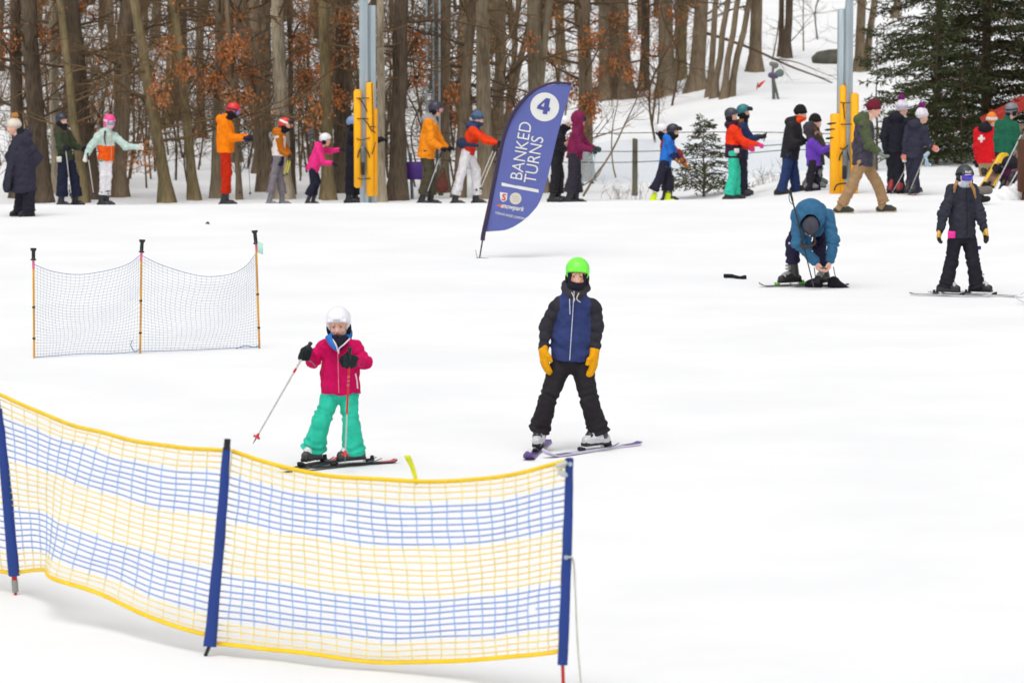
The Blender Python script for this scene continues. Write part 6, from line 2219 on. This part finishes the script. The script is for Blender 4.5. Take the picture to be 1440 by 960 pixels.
for q in (((801, 420, -.135), (801.5, 442, -.158)),):
    zp.tube([i24['J'](q[0]), i24['J'](q[1])], .0045, 6)
zp.build('pocket_zipper', fab(190, 194, 210), i24['root'], np.zeros(3))
ct = MB()
for q in (((804, 411, -.14), (808, 421, -.17), (806, 425, -.17)), ((814, 412, -.14), (811, 420, -.17), (816, 425, -.165))):
    ct.tube(spline([i24['J'](x) for x in q], 8), .005, 6)
ct.build('hood_cord', fab(206, 204, 196), i24['root'], np.zeros(3))
PUR = pla(110, 88, 150, .35); LIL = pla(214, 208, 230, .35); DPUR = pla(84, 60, 110, .4)
def boot_c(i, k):
    p_ = i['org'] + i[k]; p_[2] = gz(p_[0], p_[1]) + .002
    return p_
ski('purple ski pointing straight at the viewer under the lime helmet skier', boot_c(i24, 'aR') + facing(-8) * .05, -8, 1.25, DPUR, PUR, PUR, 'purple and lilac skis of the lime helmet skier')
ski('lilac white ski turned sideways under the lime helmet skier', boot_c(i24, 'aL') + facing(-42) * .05, -42, 1.22, LIL, PUR, LIL, 'purple and lilac skis of the lime helmet skier')

# ---------------- girl in pink
d25 = dist_at(476, 655)
PINK = fab(206, 10, 92)
TURQ = fab(52, 204, 172)
COLB = fab(58, 124, 206)
DGL = fab(36, 46, 48)
i25 = person('girl in magenta jacket, turquoise trousers and white helmet gripping red and white poles', d25, 476, -4, (476, 456, -4, 12, 2), (477, 476), (479, 545), 552,
       ((441, 506, -.05), (433, 497, -.26)), ((513, 508, -.04), (497, 508, -.30)), ((452, 590, -.08), (441, 632, 0)), ((493, 594, -.06), (498, 637, 0)),
       dict(st=.76, hs=.93, vx=.007, fine=.0052, gvx=.005, shR=(457, 486), shL=(500, 487), hipR=(466, 556), hipL=(490, 556), jc=PINK, sl=PINK, flat=.78, twl=.198, twu=.168, ar=1.0, fold=.010, cc=COLB, pc=TURQ, pr=1.10, bell=.125, pwr=.0065,
            bc=pla(66, 64, 66, .4), bc2=pla(84, 82, 84, .4), buckles=pla(226, 226, 226, .3), bs=1.08, shaft=.14, fyR=-28, fyL=-55, sole=.05, gc=DGL, gc2=fab(30, 34, 38), poseR='grip', poseL='grip', gf=1.5, gs=1.35, pnR=(.85, -.35, -.2), hdR=(-.4, -.85, .05), pnL=(-.85, .45, 0), hdL=(-.55, -.8, .05),
            hat='helmet', hc=pla(240, 240, 246, .3), padc=fab(28, 28, 32), vents=True, hood='down', hoodc=COLB, tongue=pla(226, 226, 228, .35), hair=HAIR_BLOND, zip=(fab(236, 120, 160), 0.0), wr=.008, wf=44), None)
# collar opening: black lining, white trim, chin cup of the strap, pocket zipper
J25 = i25['J']
MB().tube(spline([J25((462, 473, -.10)), J25((468, 485, -.15)), J25((475, 492, -.165))], 10), np.linspace(.03, .018, 10), 8).build('collar_flap', COLB, i25['root'], np.zeros(3))
MB().tube(spline([J25((466, 475, -.12)), J25((472, 484, -.165)), J25((475, 494, -.178))], 10), .007, 6).tube(spline([J25((492, 476, -.12)), J25((484, 484, -.165)), J25((477, 490, -.178)), J25((476, 497, -.18))], 12), .006, 6).build('collar_trim', fab(240, 226, 232), i25['root'], np.zeros(3))
sdf_obj('inner_collar', i25['root'], [Cone('a', J25((471, 477, -.10)), J25((477, 488, -.13)), .038, .025), Cone('a', J25((484, 477, -.10)), J25((477, 488, -.13)), .038, .025)], {'a': fab(30, 34, 48)}, .006, .012)
sdf_obj('chin_strap', i25['root'], [Cone('a', i25['hd'](-.066, .02, -.05), i25['hd'](-.022, .082, -.098), .008, .010), Cone('a', i25['hd'](.066, .02, -.05), i25['hd'](.022, .082, -.098), .008, .010), Ell('b', i25['hd'](0, .082, -.100), (.030, .018, .018))], {'a': fab(196, 206, 200), 'b': fab(86, 128, 84)}, .004, .006)
MB().tube(spline([J25((500, 525, -.12)), J25((502, 535, -.12)), J25((503, 546, -.12))], 8), .006, 6).build('pocket_zipper', fab(246, 214, 226), i25['root'], np.zeros(3))
MB().tube(spline([J25((429, 505, -.26)), J25((437, 508, -.24)), J25((444, 515, -.2))], 8), .004, 5).build('glove_cord', fab(140, 140, 140), i25['root'], np.zeros(3))
helmet_text(i25, 'GIRO', .026, pla(196, 198, 210, .4), 0, .062)
SRED = pla(206, 30, 40, .35); SWH = pla(206, 200, 196, .35, .85)
ph = d25 - .31
pole('white ski pole with red band held out sideways by the girl in magenta', W(437.5, 481, ph), W(355.5, 624, ph - .25), SWH, 'ski poles of the girl in magenta', m_basket=SRED, bands=[(.70, .74, SRED)], r=.009)
pole('red topped ski pole held upright before the girl in magenta', W(492, 488, d25 - .36), W(485, 650, d25 - .42), SWH, 'ski poles of the girl in magenta', m_basket=SRED, bands=[(.42, .86, SRED), (.66, .68, SWH), (.70, .715, SWH), (.735, .75, SWH)])
RSK = pla(216, 88, 92, .35)
ski('red tailed black ski under the boot of the girl in magenta turned toward the net', boot_c(i25, 'aR') + facing(-30) * .02, -30, .86, pla(40, 38, 40, .35), RSK, SKB, 'black and red skis of the girl in magenta', wid=.038, tail_only=True)
ski('red tailed black ski turned sideways under the girl in magenta', boot_c(i25, 'aL') + facing(-58) * .02, -58, .86, pla(46, 44, 46, .35), RSK, SKB, 'black and red skis of the girl in magenta', wid=.038, tail_only=True)

# ---------------- gear leaning by the post, and a ski tail at the frame edge
Yg_ = 66.0
sb = thing('snowboard', W(1381, 284, Yg_), 'yellow snowboard with patterned topsheet leaning beside the brown wooden post', 'snowboard')
so0 = np.array(sb.location)
a_, b_ = W(1377, 281, Yg_) - so0, W(1416, 217, Yg_ + .3) - so0
ax = unit(b_ - a_); Lb = np.linalg.norm(b_ - a_)
wd = unit(np.cross(ax, [0.35, 1, .3])); nn = np.cross(wd, ax)
if nn[1] > 0: nn = -nn
V, F, M = [], [], []
n = 28
for i in range(n):
    t = i / (n - 1)
    w = .13 * (1 - .12 * math.sin(PI * t))
    if t < .12: w *= math.sqrt(max(.01, 1 - ((.12 - t) / .12) ** 2))
    if t > .88: w *= math.sqrt(max(.01, 1 - ((t - .88) / .12) ** 2))
    bend = .05 * (max(0, .14 - t) / .14) ** 2 + .05 * (max(0, t - .86) / .14) ** 2
    for k in (-1, -.55, .55, 1):
        V.append(a_ + ax * Lb * t + wd * w * k + nn * (bend + .008))
    for k in (-1, -.55, .55, 1):
        V.append(a_ + ax * Lb * t + wd * w * k + nn * (bend - .006))
YBO = pla(238, 190, 20, .35); PAT = mat('board_pattern', C(150, 112, 96), rough=.4, var=.6, scale=9, bump=0)
for i in range(n - 1):
    o = i * 8
    for k in range(3):
        F.append([o + k, o + k + 1, o + 9 + k, o + 8 + k]); M.append(1 if (k == 1 and 5 < i < 21) else 0)
        F.append([o + 4 + k, o + 12 + k, o + 13 + k, o + 5 + k]); M.append(0)
    F.append([o, o + 8, o + 12, o + 4]); M.append(0)
    F.append([o + 3, o + 7, o + 15, o + 11]); M.append(0)
link('board', mesh_np('board', np.array(V), np.array(F), [YBO, PAT], M), sb)
for t, nm in ((.27, 'binding'), (.66, 'binding')):
    c = a_ + ax * Lb * t + nn * .05
    sdf_obj(nm, sb, [Box('a', c, (.10, .06, .025), np.array([wd, ax, nn]), .02), Cone('a', c - wd * .08 + nn * .02, c - wd * .09 + nn * .13, .035, .03), Cone('a', c - ax * .06 + nn * .03, c + ax * .06 + nn * .08, .04, .03)], {'a': fab(40, 36, 42)}, .014, .02)
for k, (p0, p1, c_, lb) in enumerate((((1441, 180), (1392, 278), (200, 200, 204), 'grey ski pole leaning across the yellow snowboard'), ((1442, 222), (1404, 288), (206, 206, 210), 'silver ski pole leaning behind the yellow snowboard'))):
    pole(lb, W(*p0, Yg_ - .25 + k * .2), W(*p1, Yg_ - .35 + k * .2), pla(*c_, .35), r=.012)
bp_ = thing('backpack', W(1418, 256, Yg_ + .25), 'dark plum backpack leaning behind the yellow snowboard', 'bag')
sdf_obj('bag_body', bp_, [Ell('b', (0, 0, .10), (.16, .12, .17)), Ell('c', (.03, .02, .30), (.15, .11, .16)), Cone('c', (-.1, -.1, 0), (.08, -.1, .05), .05, .04)], {'b': fab(74, 30, 62), 'c': fab(42, 36, 44)}, .014, .03, disp=wrinkle(.012, 9, 18))
bt_ = thing('ski_boot', G(1380, 288), 'grey ski boot lying by the lower end of the yellow snowboard', 'boot')
sdf_obj('shell', bt_, [Cone('b', (-.10, 0, .22), (.12, 0, .24), .07, .06), Cone('c', (-.08, 0, .08), (.10, -.02, .10), .07, .05), Cone('c', (-.06, 0, .12), (-.08, .02, .2), .08, .08)], {'b': fab(122, 116, 110), 'c': fab(40, 40, 44)}, .014, .03, disp=wrinkle(.008, 9, 18))
for k in range(2):
    p_ = W(1400 + k * 11, 285 - k * 8, Yg_ - .1)
    sk_ = thing('ski', p_, ('dark narrow ski leaning closest to the snow pile', 'dark narrow ski leaning between poles and backpack')[k], 'ski')
    e_ = W(1424 + k * 12, 226 - k * 10, Yg_ + .35)
    mb = MB()
    dd = unit(e_ - p_); ww = unit(np.cross(dd, [0, 1, 0])); nn_ = np.cross(ww, dd)
    Ls_ = np.linalg.norm(e_ - p_)
    mb.box((p_ + e_) / 2, (.045, .008, Ls_ / 2), 0, np.array([ww, nn_, dd]).T, .007)
    mb.tube([e_, e_ + dd * .06 - nn_ * .03, e_ + dd * .1 - nn_ * .07], [.035, .03, .012], 6)
    mb.build('ski_body', pla(60 + 40 * k, 58, 62, .35), sk_)
    MB().box(p_ * .55 + e_ * .45 - nn_ * np.sign(nn_[1]) * .03, (.04, .03, .10), 0, np.array([ww, nn_, dd]).T, .012).build('binding', BLACKP, sk_)
pt = G(1452, 427)
ski('dark ski tip poking into view beyond the girl in goggles', pt + [.55, 0, 0], -80, 1.5, SKB, SKB, SKG, None)
dr = thing('bark_chip', G(292, 315), 'tiny dark scrap of bark lying on the snow', 'scrap')
MB().tube([G(290, 315) + [0, 0, .012], G(292, 314.6) + [0, 0, .02], G(294, 315.4) + [0, 0, .012]], [.012, .018, .010], 5).build('chip', BARK['dark'], dr)
